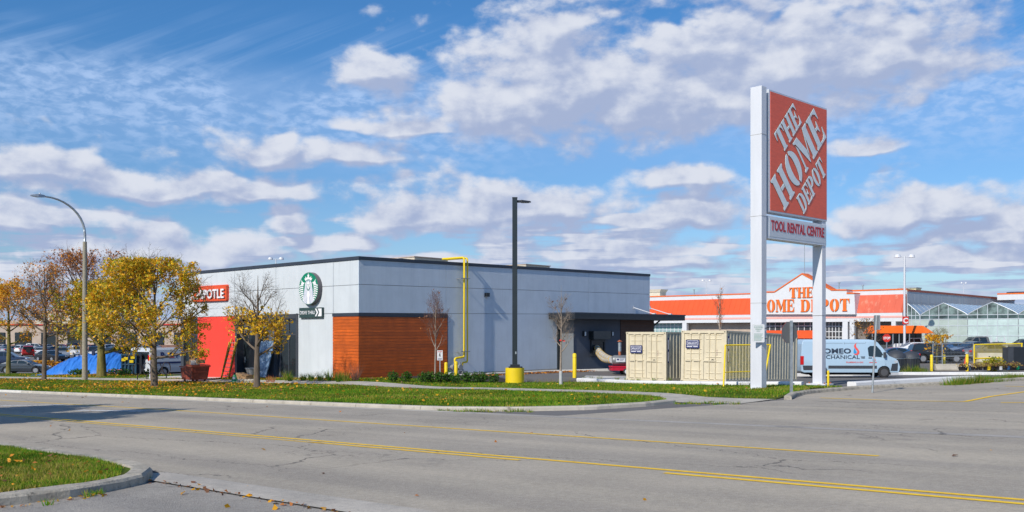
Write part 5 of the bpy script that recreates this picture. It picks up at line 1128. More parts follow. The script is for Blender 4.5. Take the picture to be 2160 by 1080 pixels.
car('pickup', P_TAN, 'grey brown pickup with a white ladder rack behind the dark blue sedan', at(2062, 118), R(180), s=1.05, extra=rack)
car('suv', P_NAVY, 'dark blue suv at the right frame edge behind the yellow mesh', at(2162, 112), R(176), s=1.1)
car('sedan', P_RED, 'red car half hidden between the grey pickup and blue suv', at(2122, 126), R(180), s=1.1)
car('sedan', P_BLU, 'blue car showing its bonnet between the dark bins', at(1880, 84), R(176), s=.95)
car('sedan', P_BLU, 'bluish car glimpsed right of the yellow tree', at(2018, 104), R(8), s=1.0)
# vans
def van(label, loc, rz, paint, kind='tall', s=1., nwin=True, name='delivery_van'):
    t = thing(name, label, 'van', loc, rz); t.scale = (s, s, s); W = 1.0
    ztop = 2.5 if kind == 'tall' else 2.12
    if kind == 'tall':
        top = [(-3.12, .42), (-3.16, .7), (-3.15, 1.2), (-3.08, 2.2), (-3.0, 2.42), (-2.85, 2.5), (1.25, 2.5), (1.6, 2.44), (1.8, 2.32), (2.55, 1.42), (3.0, 1.24), (3.17, 1.05), (3.26, .7), (3.22, .40)]; wh = (-1.85, 2.2); r = .36
    else:
        top = [(-2.8, .42), (-2.86, .6), (-2.84, 1.2), (-2.7, 2.0), (-2.55, 2.12), (.7, 2.12), (1.05, 2.02), (1.72, 1.25), (2.6, 1.12), (2.8, .95), (2.86, .55), (2.8, .4)]; wh = (-1.75, 1.85); r = .36
    wf = lambda x, z: (W-.03*max(0, (.7-z)/.3)-.12*max(0, (z-1.15))/(ztop-1.15)-.06*max(0, (z-ztop+.14)/.14))*(1-.16*max(0, (x-2.2))/1.0-.03*max(0, -x-2.8))
    zb = .34
    out = with_arches(top+[(top[-1][0]-.06, zb)], wh, r, zb)+[(-2.95 if kind == 'tall' else -2.7, zb)]
    solid_body(out, 1, ([.7, 1.15, ztop-.14], [2.2]), wf, 'body', paint, t, 'van'+kind, .03)
    MB().box((-2.7, -W+.25, .2), (2.7, W-.25, .75)).build('underbody', UNDER, t)
    def sp(poly, name, mat, off=.006, sides=(-1, 1), parent=t):
        for sd in sides:
            n = len(poly); a_ = [(x, sd*(wf(x, z)+off), z) for x, z in poly]; b_ = [(x, sd*(wf(x, z)-.02), z) for x, z in poly]
            MB().add(a_+b_, [tuple(range(n)), tuple(range(n, 2*n))[::-1]]+[(j, (j+1) % n, n+(j+1) % n, n+j) for j in range(n)]).build(name, mat, parent)
    if kind == 'tall':
        sp([(1.2, 1.40), (1.15, 1.95), (1.3, 2.08), (1.72, 2.08), (2.30, 1.42), (2.25, 1.32)], 'window', GLASS_D)
        sp([(-3.0, .50), (-2.35, .50), (-2.25, .56), (-2.25, .80), (-3.05, .80)], 'side_cladding', TRIM); sp([(-1.4, .60), (1.72, .60), (1.72, .80), (-1.4, .80)], 'side_cladding', TRIM)
        sp([(2.62, .45), (3.1, .45), (3.12, .95), (2.72, .92)], 'bumper_corner', TRIM)
        for x0, x1, z0, z1 in ((-.35, -.335, .5, 2.3), (1.02, 1.035, .45, 2.35), (-.35, 1.02, 2.24, 2.252), (-2.3, -.45, 2.24, 2.252), (2.28, 2.295, .85, 1.3)): sp([(x0, z0), (x1, z0), (x1, z1), (x0, z1)], 'panel_gap', TRIM, .002)
        sp([(-2.15, 1.5), (-.45, 1.5), (-.45, 1.53), (-2.15, 1.53)], 'slide_rail', GREYM, .012)
        for x in (.72, 1.18): sp([(x, 1.28), (x+.22, 1.28), (x+.22, 1.33), (x, 1.33)], 'door_handle', TRIM, .03)
        for sd in (-1, 1):
            MB().box((2.12, sd*1.0, 1.33), (2.26, sd*1.2, 1.68)).build('mirror', TRIM, t, bevel=.03)
            MB().box((2.78, sd*(wf(2.9, 1.0)-.22), .95), (3.12, sd*(wf(2.95, 1.0)+.012), 1.14)).build('headlight', HEAD, t, bevel=.03)
            MB().box((-3.18, sd*.84, .85), (-2.98, sd*1.008, 1.42)).build('tail_light', TAIL, t, bevel=.02)
        MB().hexa([(1.86, -.80, 2.24), (1.86, .80, 2.24), (2.52, .86, 1.45), (2.52, -.86, 1.45)], [(1.885, -.80, 2.26), (1.885, .80, 2.26), (2.545, .86, 1.47), (2.545, -.86, 1.47)]).build('windscreen', GLASS_D, t)
        MB().box((3.12, -.78, .4), (3.30, .78, .95)).build('grille', TRIM, t, bevel=.05)
    else:
        sp([(.62, 1.28), (.62, 1.85), (1.0, 1.85), (1.5, 1.28)], 'window', GLASS_D); sp([(-2.83, .98), (-1.0, .98), (1.7, 1.02), (1.7, 1.12), (-2.84, 1.10)], 'side_stripe', NAVY, .008)
        for x0, x1, z0, z1 in ((-.9, -.885, .5, 2.0), (.5, .515, .45, 2.0)): sp([(x0, z0), (x1, z0), (x1, z1), (x0, z1)], 'panel_gap', TRIM, .002)
        for sd in (-1, 1):
            MB().box((-2.9, sd*.76, 1.2), (-2.66, sd*.985, 1.62)).build('tail_light', TAIL, t, bevel=.02); MB().box((1.35, sd*1.0, 1.25), (1.48, sd*1.2, 1.5)).build('mirror', TRIM, t, bevel=.03)
            MB().box((2.6, sd*.55, .75), (2.83, sd*.85, .95)).build('headlight', HEAD, t, bevel=.03)
            MB().box((-2.90, sd*.08, 1.35), (-2.72, sd*.68, 1.85)).build('rear_window', GLASS_D, t, bevel=.01)
        MB().box((-2.97, -.92, .42), (-2.84, .92, .60)).build('rear_bumper', STEELW, t, bevel=.02); MB().box((-2.90, -.28, .78), (-2.85, .28, .92)).build('number_plate', WHITE_P, t)
        MB().hexa([(1.10, -.78, 1.96), (1.10, .78, 1.96), (1.68, .84, 1.28), (1.68, -.84, 1.28)], [(1.13, -.78, 1.98), (1.13, .78, 1.98), (1.71, .84, 1.30), (1.71, -.84, 1.30)]).build('windscreen', GLASS_D, t)
    for wx in wh:
        for sd in (-1, 1): wheel(t, wx, sd*(W-.14), r, sd, STEELRIM if kind == 'tall' else RIM, 'vw'+kind)
    return t, wf
g0 = G(1838, 797); g1 = G(1742, 796)
rzv = math.atan2(g0.y-g1.y, g0.x-g1.x)
gv = G(1803, 797)
V1, wf1 = van('pale blue work van with flame emblem and dark lettering crossing the lot', (gv.x-.3, gv.y+.9, gv.z), R(-2), P_PAN)
def vm(x, z, off=.012):                                        # lettering frame on the side that faces the road
    y0 = -(wf1(x, z)+off); sl = -.12/(2.5-1.15); return frame((x, y0, z), (1, 0, 0), (0, -sl, 1))
letters('lettering', 'ROMEO', vm(-2.05, 1.60), M('slate_print', (.03, .045, .075), .5, var=0), V1, .44, width=2.12, bold=.016, depth=.004)
letters('lettering', 'MECHANICAL', vm(-2.10, 1.24), M('slate_print', (.03, .045, .075), .5, var=0), V1, .34, width=2.72, bold=.004, depth=.004)
letters('lettering', 'PLUMBING & GAS', vm(-.26, .97), M('coral_print', (.62, .12, .12), .5, var=0), V1, .135, width=1.1, bold=.004, depth=.004)
MB().prism([(0, 0), (.48, 0), (.48, .05), (0, .05)], 0, .004, vm(1.22, .98)).build('small_print', M('coral_print', (.62, .12, .12), .5, var=0), V1)
def drop(x, z, s):
    m = vm(x, z); fl = [(0, .15), (.10, .02), (.3, .0), (.44, .12), (.46, .3), (.36, .48), (.24, .62), (.2, .8), (.26, .98), (.08, .8), (.06, .62), (.18, .44), (.3, .3), (.26, .14), (.14, .08), (.06, .14)]
    MB().prism([(px*s, pz*s) for px, pz in fl], 0, .004, m).build('flame_emblem', M('coral_flame', (.80, .10, .08), .5, var=0), V1)
    dr = [(0, .22), (.03, .14), (.12, .10), (.22, .15), (.24, .27), (.18, .36), (.10, .6), (.04, .40)]
    MB().prism([(px*s, pz*s) for px, pz in dr], .004, .007, m).build('drop_emblem', M('blue_drop', (.03, .30, .62), .5, var=0), V1)
drop(.22, 1.48, .84); drop(1.44, 1.06, .42)
MB().prism([(0, 0), (.28, 0), (.28, .035), (0, .035)], 0, .004, vm(.68, 1.36)).build('dash_mark', BLK, V1)
g0 = at(1738, 70.5); V2, _ = van('plain white van standing behind the pale blue work van', (g0.x, g0.y+.6, g0.z), R(-3), P_WHT, s=1.0)
mb = MB()
for y in (-.55, .55): mb.tube([(-1.6, y, 2.6), (2.2, y, 2.6)], .03, 6)
g0 = at(372, 80, -1.15); V3, wf3 = van('grey white service van with blue stripe parked behind the bike racks', (g0.x, g0.y+.3, g0.z), R(52), P_SV, 'low', 1.12)
m3 = lambda x, z: frame((x, -(wf3(x, z)+.012), z), (1, 0, 0), (0, .12, 1))
letters('lettering', 'P', m3(-2.0, 1.38), NAVY, V3, .62, bold=.02, depth=.004); letters('lettering', 'P', m3(-.75, 1.40), NAVY, V3, .46, bold=.02, depth=.004)
for k in range(3): MB().prism([(0, 0), (.52, 0), (.52, .07), (0, .07)], 0, .004, m3(-1.42, 1.40+k*.14)).build('stripe_mark', NAVY if k else REDP, V3)

# ------------------------------------------------------------------ storage containers
def container(label, b, a, L, rot=0., Hh=2.5, pitch=0., sticker=.9):
    W = 2.44; t = bthing('storage_container', label, 'container', b, a, min(Tab(a, b), Tab(a-W, b))+.02); t.rotation_euler = (0, pitch, TH+rot)
    # local x = away from the road, y from -W (right) to 0 (left)
    f = MB()
    for y0, y1 in ((-.16, 0), (-W, -W+.16)): f.box((0, y0, 0), (.12, y1, Hh)); f.box((L-.12, y0, 0), (L, y1, Hh))
    f.box((.001, -W+.161, 0), (.12, -.161, .14)); f.box((.001, -W+.161, Hh-.13), (.12, -.161, Hh-.001))
    f.build('end_frame', CREAM, t, bevel=.01)
    MB().box((.121, -W+.002, .02), (L-.121, -W+.06, .16)).box((.121, -W+.002, Hh-.08), (L-.121, -W+.06, Hh-.002)).box((.121, -.06, .02), (L-.121, -.002, .16)).box((.121, -.06, Hh-.08), (L-.121, -.002, Hh-.002)).build('side_rail', CONT_S, t)
    MB().box((.06, -W+.03, Hh-.05), (L-.06, -.03, Hh-.012)).build('roof', CONT_S, t)
    for y in (0, -W):                                           # corrugated sides
        n = int((L-.24)/.29); vs = []; s = 1 if y == 0 else -1
        for i in range(n):
            x = .12+(L-.24)*i/n; p = (L-.24)/n
            for dx, dy in ((0, -.01), (.24, -.01), (.42, -.05), (.76, -.05)): vs.append((x+dx*p, y+s*dy-(0 if y == 0 else 0)))
        vs.append((L-.12, y-s*.01))
        vv = [(x, yy, .15) for x, yy in vs]+[(x, yy, Hh-.07) for x, yy in vs]; m = len(vs)
        MB().add(vv, [(i, i+1, m+i+1, m+i) for i in range(m-1)]).build('corrugated_side', CONT_S, t)
    for k, (y0, y1) in enumerate(((-.165, -W/2+.01), (-W/2-.01, -W+.165))):
        d = MB(); zs = [.16, .44, .60, 1.12, 1.42, 1.62, 2.1, Hh-.15] if k == 0 else [.16, .50, 1.02, 1.26, 1.5, 2.1, Hh-.15]
        for z0, z1 in zip(zs, zs[1:]):
            d.box((.05, y0, z0+.0), (.07, y1, z1)); ym0, ym1 = y0-.12, y1+.12
            d.hexa([(.045, ym0, z1-.03), (.045, ym1, z1-.03), (.05, ym1, z1-.005), (.05, ym0, z1-.005)], [(.02, ym0, z1-.05), (.02, ym1, z1-.05), (.05, ym1, z1-.06), (.05, ym0, z1-.06)])
        do = d.build('door', CREAM, t)
        for yy in (y0-.36 if k == 0 else y0-.3, y1+.22 if k == 0 else y1+.42):
            MB().tube([(.015, yy, .06), (.015, yy, Hh-.05)], .02, 6).box((-.01, yy-.05, .10), (.05, yy+.05, .18)).box((-.01, yy-.05, Hh-.16), (.05, yy+.05, Hh-.08)).box((-.01, yy-.04, 1.0), (.04, yy+.3, 1.06)).build('lock_rod', CREAM, do)
        for z in (.25, .8, 1.4, 2.1): MB().box((-.005, (-.17 if k == 0 else -W+.11), z), (.05, (-.11 if k == 0 else -W+.17), z+.12)).build('hinge', CREAM, do)
    for y in (-.16, -W): 
        for z in (0, Hh-.12): MB().box((-.012, y, z), (.17, y+.16, z+.12)).box((-.02, y+.05, z+.04), (-.012, y+.11, z+.08), 1).build('corner_casting', [CREAM, BLK], t)
    m = frame((-.03, -.28, 1.48+.3*(sticker-.5)), (0, -1, 0), (0, 0, 1))
    st = MB().prism(rrect(0, 0, .74, .40, .02, 2), 0, .01, m).build('sticker', NAVY, t)
    MB().prism(rrect(.06, .14, .68, .36, .02, 2), .011, .013, m).build('sticker_frame', WHT, st); MB().prism(rrect(.08, .16, .66, .34, .02, 2), .0135, .015, m).build('sticker_field', NAVY, st)
    letters('sticker_lettering', 'WILLSCOT', m @ Matrix.Translation((.11, .20, .0155)), WHT, st, .12, width=.52, bold=.003, depth=.002)
    MB().prism([(.06, .06), (.36, .06), (.36, .095), (.06, .095)], .011, .013, m).prism([(.42, .06), (.66, .06), (.66, .095), (.42, .095)], .011, .013, m).build('small_print', WHT, st, kind='stuff')
    return t
c1 = container('shorter looking cream container with the lower blue sticker, left of the pair', 9.0, -10.6, 6.06, Hh=2.5, sticker=.3)
c2 = container('long cream container with the higher blue sticker, right of the pair', 7.95, -14.55, 7.3, Hh=2.46, sticker=.95, pitch=R(1.6))
for c_ in (c1, c2):
    pl = MB().box((.13, -2.452, .95), (.25, -2.445, 2.2)).build('side_sticker', NAVY, c_)
    MB().box((.16, -2.456, 1.02), (.22, -2.4525, 1.5)).box((.16, -2.456, 1.62), (.22, -2.4525, 2.1)).build('small_print', WHT, pl, kind='stuff')
    MB().prism([(0, 0), (.05, .0), (.05, .26), (.0, .26)], 0, .003, frame((.04, -1.9, 1.3), (0, -1, 0), (0, 0, 1))).build('scuff', BEIGE, c_)
    MB().prism([(0, 0), (.12, .02), (.2, .06), (.1, .09), (.02, .06)], 0, .003, frame((-.0, -1.62, 1.02), (0, -1, 0), (0, 0, 1))).build('scuff', BLK, c_)

# ------------------------------------------------------------------ heater with ducts, fences, ladders, bins
hx = at(1316, 57.5); ht = thing('construction_heater', 'grey drum heater on a red two-wheel trailer with a rusty flue', 'heater', (hx.x, hx.y, hx.z+.02), R(8)); ht.scale = (.86, .86, .86)
MB().tube([(-.85, 0, 1.0), (-.7, 0, 1.0), (.15, 0, 1.0), (.2, 0, 1.0)], [.28, .36, .36, .34], 24).build('drum', MACH_G, ht)
MB().tube([(.22, 0, 1.0), (.8, 0, 1.0)], .4, 20).build('blower', MACH_G, ht); MB().box((.3, -.42, .75), (.62, -.405, 1.0)).build('blower_panel', NAVY, ht)
MB().box((-.95, -.4, .28), (1.1, .4, .58)).box((-1.0, -.42, .50), (1.15, .42, .6)).build('trailer_tray', MACH_R, ht, bevel=.02)
for sd in (-1, 1): wheel(ht, .05, sd*.48, .22, sd, STEELW, 'htr')
fl = MB().cyl((-.3, 0), .10, 1.3, 1.62, 14).build('flue', RUST, ht); MB().cyl((-.3, 0), .11, 1.62, 2.25, 14).build('flue_sleeve', GALV, fl); MB().cyl((-.3, 0), .2, 2.3, 2.42, 14, r2=.03).cyl((-.3, 0), .09, 2.25, 2.3, 12).build('flue_cap', RUST, fl)
lb = MB().box((-.66, -.375, .88), (.0, -.362, 1.16)).build('label_plate', WHITE_P, ht); MB().prism(circ(.07), 0, .004, frame((-.52, -.376, 1.06), (1, 0, 0), (0, 0, 1))).build('label_mark', NAVY, lb)
for k in range(3): MB().box((-.4, -.379, 1.1-k*.06), (-.05-.05*k, -.376, 1.12-k*.06)).build('label_line', NAVY, lb)
dt = Vector(xy(-1.3, 18.75)); sw = Vector((dt.x, dt.y, 1.35))
for k, (dz, dy) in enumerate(((0, 0), (.18, .32))):
    e = Vector((hx.x-.72, hx.y+dy*.8, hx.z+.88+dz*.3)); s0 = sw+Vector((.0, dy*.6, dz)); mid = (s0+e)/2+Vector((-.15, 0, -.42 if k == 0 else -.22)); L_ = 44
    pts = [s0*(1-t)**2+mid*2*t*(1-t)+e*t*t for t in [i/L_ for i in range(L_+1)]]; o = thing('air_duct', ('lower', 'upper')[k]+' ribbed silver air duct with yellow spirals from window to heater', 'duct', s0)
    rr = [.17+.018*math.sin(i*math.pi*.75) for i in range(L_+1)]; MB().tube([p-s0 for p in pts], rr, 14).build('hose', DUCT, o)
    y_ = MB()
    for i in range(2, L_-1, 5): y_.tube([pts[i]-s0, (pts[i]*.6+pts[i+1]*.4)-s0], .195, 14, cap=True)
    y_.build('spiral_band', DUCTY, o, kind='stuff')
# yellow temporary fence leaning behind the pylon
ga = at(1526, 36.9)+Vector((0, 0, VER)); gb_ = at(1610, 37.9)+Vector((0, 0, VER)); ft = thing('wire_fence', 'yellow wire mesh fence panel leaning behind the near pylon post', 'fence panel', ga, 0)
ta_ = Vector(((1541-HX)/F*ga.y, ga.y+.9, ZP(728, ga.y+.9)))-ga; tb_ = Vector(((1625-HX)/F*(gb_.y+.9), gb_.y+.9, ZP(727, gb_.y+.9)))-ga; bb_ = gb_-ga
MB().tube([(0, 0, -.05), ta_], .035, 8).build('frame_leg', YEL, ft); MB().tube([bb_, tb_], .035, 8).build('frame_leg', YEL, ft); MB().tube([ta_, tb_], .03, 8).build('frame_rail', YEL, ft); MB().tube([ta_*.35, bb_+(tb_-bb_)*.35], .02, 8).build('frame_rail', YEL, ft)
mb = MB(); n_ = 34
for i in range(1, n_): p = ta_*.2+(bb_+(tb_-bb_)*.2-ta_*.2)*i/n_; q = ta_+(tb_-ta_)*i/n_; mb.tube([p, q], .0038, 3, cap=False)
for i in range(26): t_ = .2+.8*i/26; mb.tube([ta_*t_, bb_+(tb_-bb_)*t_], .0035, 3, cap=False)
mb.build('wire_mesh', YELM, ft, kind='stuff')
def mesh_fence(name, label, cat, x0, x1, Y, ytop, col, nx_, nz_, posts, r=.03, wr=.007, bar=None, Y1=None, zb=.1):
    Y1 = Y1 or Y; A_ = at(x0, Y); B_ = at(x1, Y1); h = ZP(ytop, Y)-A_.z; o = thing(name, label, cat, A_, 0); D = B_-A_
    for t_ in posts: q = D*t_; MB().tube([(q.x, q.y, q.z-.1), (q.x, q.y, q.z+h)], r, 6).build('post', col, o)
    MB().tube([(0, 0, h), (D.x, D.y, D.z+h)], r*.8, 6).build('top_rail', col, o); MB().tube([(0, 0, zb), (D.x, D.y, D.z+zb)], r*.8, 6).build('bottom_rail', col, o)
    if bar: MB().tube([(0, 0, h*bar), (D.x, D.y, D.z+h*bar)], r, 6).build('middle_rail', col, o)
    mb = MB()
    for i in range(1, nx_): q = D*(i/nx_); mb.tube([(q.x, q.y, q.z+zb), (q.x, q.y, q.z+h)], wr, 3, cap=False)
    for i in range(1, nz_): z = zb+(h-zb)*i/nz_; mb.tube([(0, 0, z), (D.x, D.y, D.z+z)], wr, 3, cap=False)
    mb.build('wire_mesh', YELM if col is YEL else col, o, kind='stuff'); return o
mesh_fence('mesh_fence', 'yellow framed wire mesh construction fence at the right edge', 'fence', 2055, 2157, 76, 727, YEL, 40, 20, (0, .985), .06, .008, .42)
mesh_fence('mesh_fence', 'thin grey wire mesh construction fence left of the yellow one', 'fence', 1968, 2053, 76.2, 726, GALV, 28, 8, (0, .23, 1.0), .04, .005, .5)
mesh_fence('mesh_fence', 'fence with white posts fronting the blue tarp heap', 'fence', 160, 257, 79, 751, STEELW, 20, 6, (.98,), .035, .004, .42)
# black box
g0 = at(2144, 73); t = thing('menu_board', 'black boxy menu board cabinet at the right frame edge', 'cabinet', g0, R(0)); k = 73/F
MB().box((-17*k, 0, ZP(779, 73)-g0.z), (-6*k, .9, ZP(733, 73)-g0.z)).build('side_panel', TRIM, t); MB().box((-6*k, -.02, ZP(779, 73)-g0.z), (34*k, .95, ZP(732, 73)-g0.z)).build('cabinet', BLACK, t, bevel=.02); MB().box((0, .3, -.2), (.2, .5, ZP(779, 73)-g0.z)).build('leg', BLACK, t); MB().box((.8, .3, -.2), (1, .5, ZP(779, 73)-g0.z)).build('leg', BLACK, t)
# cone, barrier blocks, pots
g0 = at(2037, 79); t = thing('traffic_cone', 'orange red traffic cone between two yellow bollards', 'cone', g0, 0); MB().box((-.2, -.2, 0), (.2, .2, .04)).cyl((0, 0), .17, .04, .75, 16, r2=.04).build('cone', M('cone_red', (.75, .06, .02), .5), t)
def jersey(px, Y, L, h, label, rz=0, mat=CONC):
    t = thing('concrete_barrier', label, 'barrier', at(px, Y), R(rz)); pf = [(-.3, 0), (.3, 0), (.3, .12), (.14, .35), (.1, h), (-.1, h), (-.14, .35), (-.3, .12)]
    MB().prism(pf, -L/2, L/2, frame((0, 0, 0), (0, 1, 0), (0, 0, 1))).build('barrier', mat, t, bevel=.02)
jersey(2100, 84, 3.2, .8, 'pale concrete barrier behind the yellow mesh fence', 3, CONC_NEW); jersey(2012, 74.5, 3.0, .5, 'low concrete block under the grey mesh fence', 2, CONC)
jersey(2150, 78, 1.6, .55, 'white wrapped block beside the black cabinet', 2, WHITE_P)
pots = [2026, 2031, 2037, 2052, 2060, 2068, 2078, 2086, 2094, 2103, 2111, 2119, 2127, 2133, 2140, 2147]
potc = {2127: P_BLU, 2147: GRN, 2086: YEL, 2111: WHITE_P}
for i, px in enumerate(pots):
    g0 = at(px, 71.5); t = thing('plant_pot', ('blue plant pot in the row below the black cabinet' if px == 2127 else 'green plant pot at the right end of the pot row' if px == 2147 else 'yellow plant pot in the row before the mesh fence' if px == 2086 else 'white plant pot in the row before the mesh fence' if px == 2111 else 'black plant pot with a dried plant, %s in the pot row from the left' % ('first', 'second', 'third', 'fourth', 'fifth', 'sixth', 'seventh', 'eighth', 'ninth', 'tenth', 'eleventh', 'twelfth', 'thirteenth', 'fourteenth', 'fifteenth', 'last')[i]), 'plant pot', (g0.x, g0.y, g0.z+.18), 0, 'plant pots lined up on the kerb')
    MB().tube([(0, 0, 0), (0, 0, .26), (0, 0, .27)], [.11, .15, .16], 12).build('pot', potc.get(px, BLK), t)
    leaf_cloud('dry_plant', np.array([0, 0, .38])+RNG.normal(size=(60, 3))*[.18, .14, .09], .09, [GRASS[3], LB], None, parent=t, kind='thing')
# round bins
for px, Y, r, yt, lab in ((1890, 73, .68, 738, 'dark round domed bin in front of the van nose'), (1921, 76, .66, 740, 'dark round domed bin right of its twin')):
    g0 = at(px, Y); t = thing('deep_bin', lab, 'bin', g0, 0, 'round dark bins'); h = ZP(yt, Y)-g0.z
    MB().cyl((0, 0), r, 0, h*.62, 28).build('body', BLACK, t); MB().cyl((0, 0), r*1.02, h*.62, h*.66, 28).build('rim', GALV, t); MB().tube([(0, 0, h*.66), (0, 0, h*.8), (0, 0, h*.94), (0, 0, h)], [r*1.1, r*1.02, r*.6, r*.1], 28).build('lid', TRIM, t)
    n = 22; m_ = MB()
    for i in range(n): a_ = 2*math.pi*i/n; m_.tube([(r*1.005*math.cos(a_), r*1.005*math.sin(a_), .05), (r*1.005*math.cos(a_), r*1.005*math.sin(a_), h*.6)], .02, 4)
    m_.build('ribs', TRIM, t, kind='stuff')
# orange canopy in front of the store
g0 = at(1895, 121); ct = thing('cart_canopy', 'orange metal canopy shelter with glass sides in the store lot', 'canopy', g0, math.atan2(-.10, 1)); k = 121/F; zt_ = ZP(687, 121)-g0.z; ze = ZP(703, 121)-g0.z
x0, x1 = (1828-1895)*k, (1953-1895)*k
MB().hexa([(x0, -1.4, ze), (x1+.5, -1.4, ze), (x1+.5, 1.4, ze), (x0, 1.4, ze)], [(x0+.5, -.1, zt_), (x1-.5, -.1, zt_), (x1-.5, .1, zt_), (x0+.5, .1, zt_)]).build('roof', ORANGE, ct)
mb = MB()
for i in range(40): x = x0+.7+(x1-x0-1.4)*i/39; mb.tube([(x, -.12, zt_+.01), (x, -1.42, ze+.02)], .03, 4)
mb.build('roof_seams', ORANGE, ct, kind='stuff')
for x in (x0+.5, x0+3, (x0+x1)/2, x1-2.5, x1-.3): MB().box((x-.05, -1.25, 0), (x+.05, -1.15, ze)).build('post', GALV, ct); MB().box((x-.05, 1.15, 0), (x+.05, 1.25, ze)).build('post', GALV, ct)
MB().box((x0+.5, 1.19, .9), (x1-.3, 1.21, ze)).build('glass_side', GLASS_D, ct); MB().box((x0+.4, 1.3, 0), (x1-.3, 1.45, .95)).build('low_wall', TAN, ct)
# pickup yard wall further back
MB_ = bthing('garden_wall', 'low tan block wall at the foot of the store front', 'wall', 93, 9, 0); pb(MB().box((93, -2, -1), (93.3, 16, 1.0)), 'wall', TAN, MB_)

# ladder against the red panel
zl = T(*xy(13.2, -1.0))+VER
ld = bthing('ladder', 'yellow fibreglass extension ladder leaning on the red wall panel', 'ladder', -1.0, 13.2, zl)
lb0, lt0 = (-1.35, WF(466, 800, -1.35)[0]), (-.1, WF(489, 715, -.1)[0]); lb1, lt1 = (-1.35, WF(481, 800, -1.35)[0]), (-.1, WF(502, 720, -.1)[0])
zt2 = WF(489, 715, -.1)[1]
def P3(q, z): return Vector((q[0], q[1], z))
for (p, q) in ((lb0, lt0), (lb1, lt1)): pb(MB().tube([P3(p, zl), P3(q, zt2)], .055, 4), 'rail', LADY, ld)
for i in range(1, 10): t_ = i/10; pb(MB().tube([P3(lb0, zl).lerp(P3(lt0, zt2), t_), P3(lb1, zl).lerp(P3(lt1, zt2), t_)], .022, 6), 'rung', GALV, ld)
off_ = Vector((-.09, -.05, .15))
for (p, q) in ((lb0, lt0), (lb1, lt1)): pb(MB().tube([P3(p, zl)+off_+Vector((.1, 0, 0)), (P3(p, zl).lerp(P3(q, zt2), .86))+off_], .045, 4), 'fly_rail', LADY, ld)
# clutter by the door
g0 = G(495, 805, VER); t = thing('green_canister', 'green canister with a black cap standing by the ladder foot', 'canister', g0, 0); MB().tube([(0, 0, 0), (0, 0, .1), (0, 0, .3), (0, 0, .42)], [.2, .15, .1, .05], 16).build('body', M('bottle_green', (.01, .22, .08), .4), t); MB().cyl((0, 0), .06, .42, .5, 12).build('cap', BLK, t); MB().box((-.07, -.16, .14), (.06, -.12, .26)).build('label_plate', WHITE_P, t)
g0 = G(514, 802, VER); t = thing('cardboard_box', 'flattened cardboard box by the dark shop door', 'box', g0, TH); MB().box((-.2, -.55, 0), (.25, .55, .25)).build('carton', CARDB, t); MB().hexa([(-.2, -.55, .25), (.25, -.55, .25), (.25, .5, .25), (-.2, .5, .25)], [(-.22, -.6, .28), (.23, -.6, .3), (.25, .55, .42), (-.2, .55, .4)]).build('flap', CARDB, t)
g0 = G(530, 801, VER); t = thing('bucket', 'yellow bucket with a dark tub stacked on it by the shop door', 'bucket', g0, 0); MB().cyl((0, 0), .16, 0, .28, 16, r2=.19).build('pail', YEL, t)
t = thing('mixing_tub', 'grey plastic tub sitting on the yellow bucket', 'tub', g0+Vector((0, 0, .281)), 0); MB().cyl((0, 0), .2, 0, .34, 16, r2=.32).build('tub', GREYM, t); MB().cyl((0, 0), .34, .34, .38, 16).build('rim', GREYM, t)
for i, px in enumerate((505, 512, 519, 526, 534, 541)):
    g0 = G(px, 805.5, VER); t = thing('rubble_stone', ('first', 'second', 'third', 'fourth', 'fifth', 'sixth')[i]+' loose grey stone from the left in the rubble row by the shop door', 'stone', g0, i, 'loose stones by the shop door'); MB().tube([(-.14, 0, .05), (-.05, .02, .08), (.08, -.02, .07), (.15, 0, .04)], [.04, .09, .08, .03], 7).build('stone', CONC_OLD, t)
bb = bthing('insulation_board', 'blue film covered board leaning against the shop front', 'board', -.3, 8.9, T(*xy(8.9, -.3))+VER)
pb(MB().hexa([(-.5, 9.3, -.15), (-.44, 9.3, -.15), (-.44, 7.9, -.15), (-.5, 7.9, -.15)], [(-.05, 9.0, 2.0), (.01, 9.0, 2.0), (.01, 7.6, 2.0), (-.05, 7.6, 2.0)]), 'board', M('blue_film', (.12, .20, .32), .3, var=.5, vs=5, col2=(.30, .38, .48), c2=(.5, .6)), bb)
# rust red waste bin with rubbish
g0 = G(405, 807, VER); t = thing('waste_bin', 'rust red wheeled waste bin piled with cardboard beside the red wall', 'bin', g0, TH)
MB().hexa([(.04, .06, .14), (1.0, .06, .14), (1.0, 1.2, .14), (.04, 1.2, .14)], [(0, 0, .88), (1.1, 0, .88), (1.1, 1.32, .80), (0, 1.32, .80)]).build('tub', BIN_O, t, bevel=.015)
MB().box((-.04, -.04, .86), (1.14, .03, .93)).box((-.04, .03, .84), (.03, 1.36, .90)).build('rim', BIN_O, t); MB().box((.15, -.01, .55), (.9, .03, .62)).box((.15, .0, .68), (.9, .03, .74)).build('lifting_pocket', BIN_O, t)
MB().hexa([(.0, -.03, .94), (1.12, -.03, .94), (1.12, .7, .92), (.0, .7, .92)], [(.0, -.03, .97), (1.12, -.03, .97), (1.12, .7, 1.0), (.0, .7, 1.0)]).build('lid', BIN_O, t)
for x in (.15, .9):
    for y in (.18, 1.08): MB().tube([(x-.03, y, .08), (x+.03, y, .08)], .08, 12).build('caster', RUBBER, t)
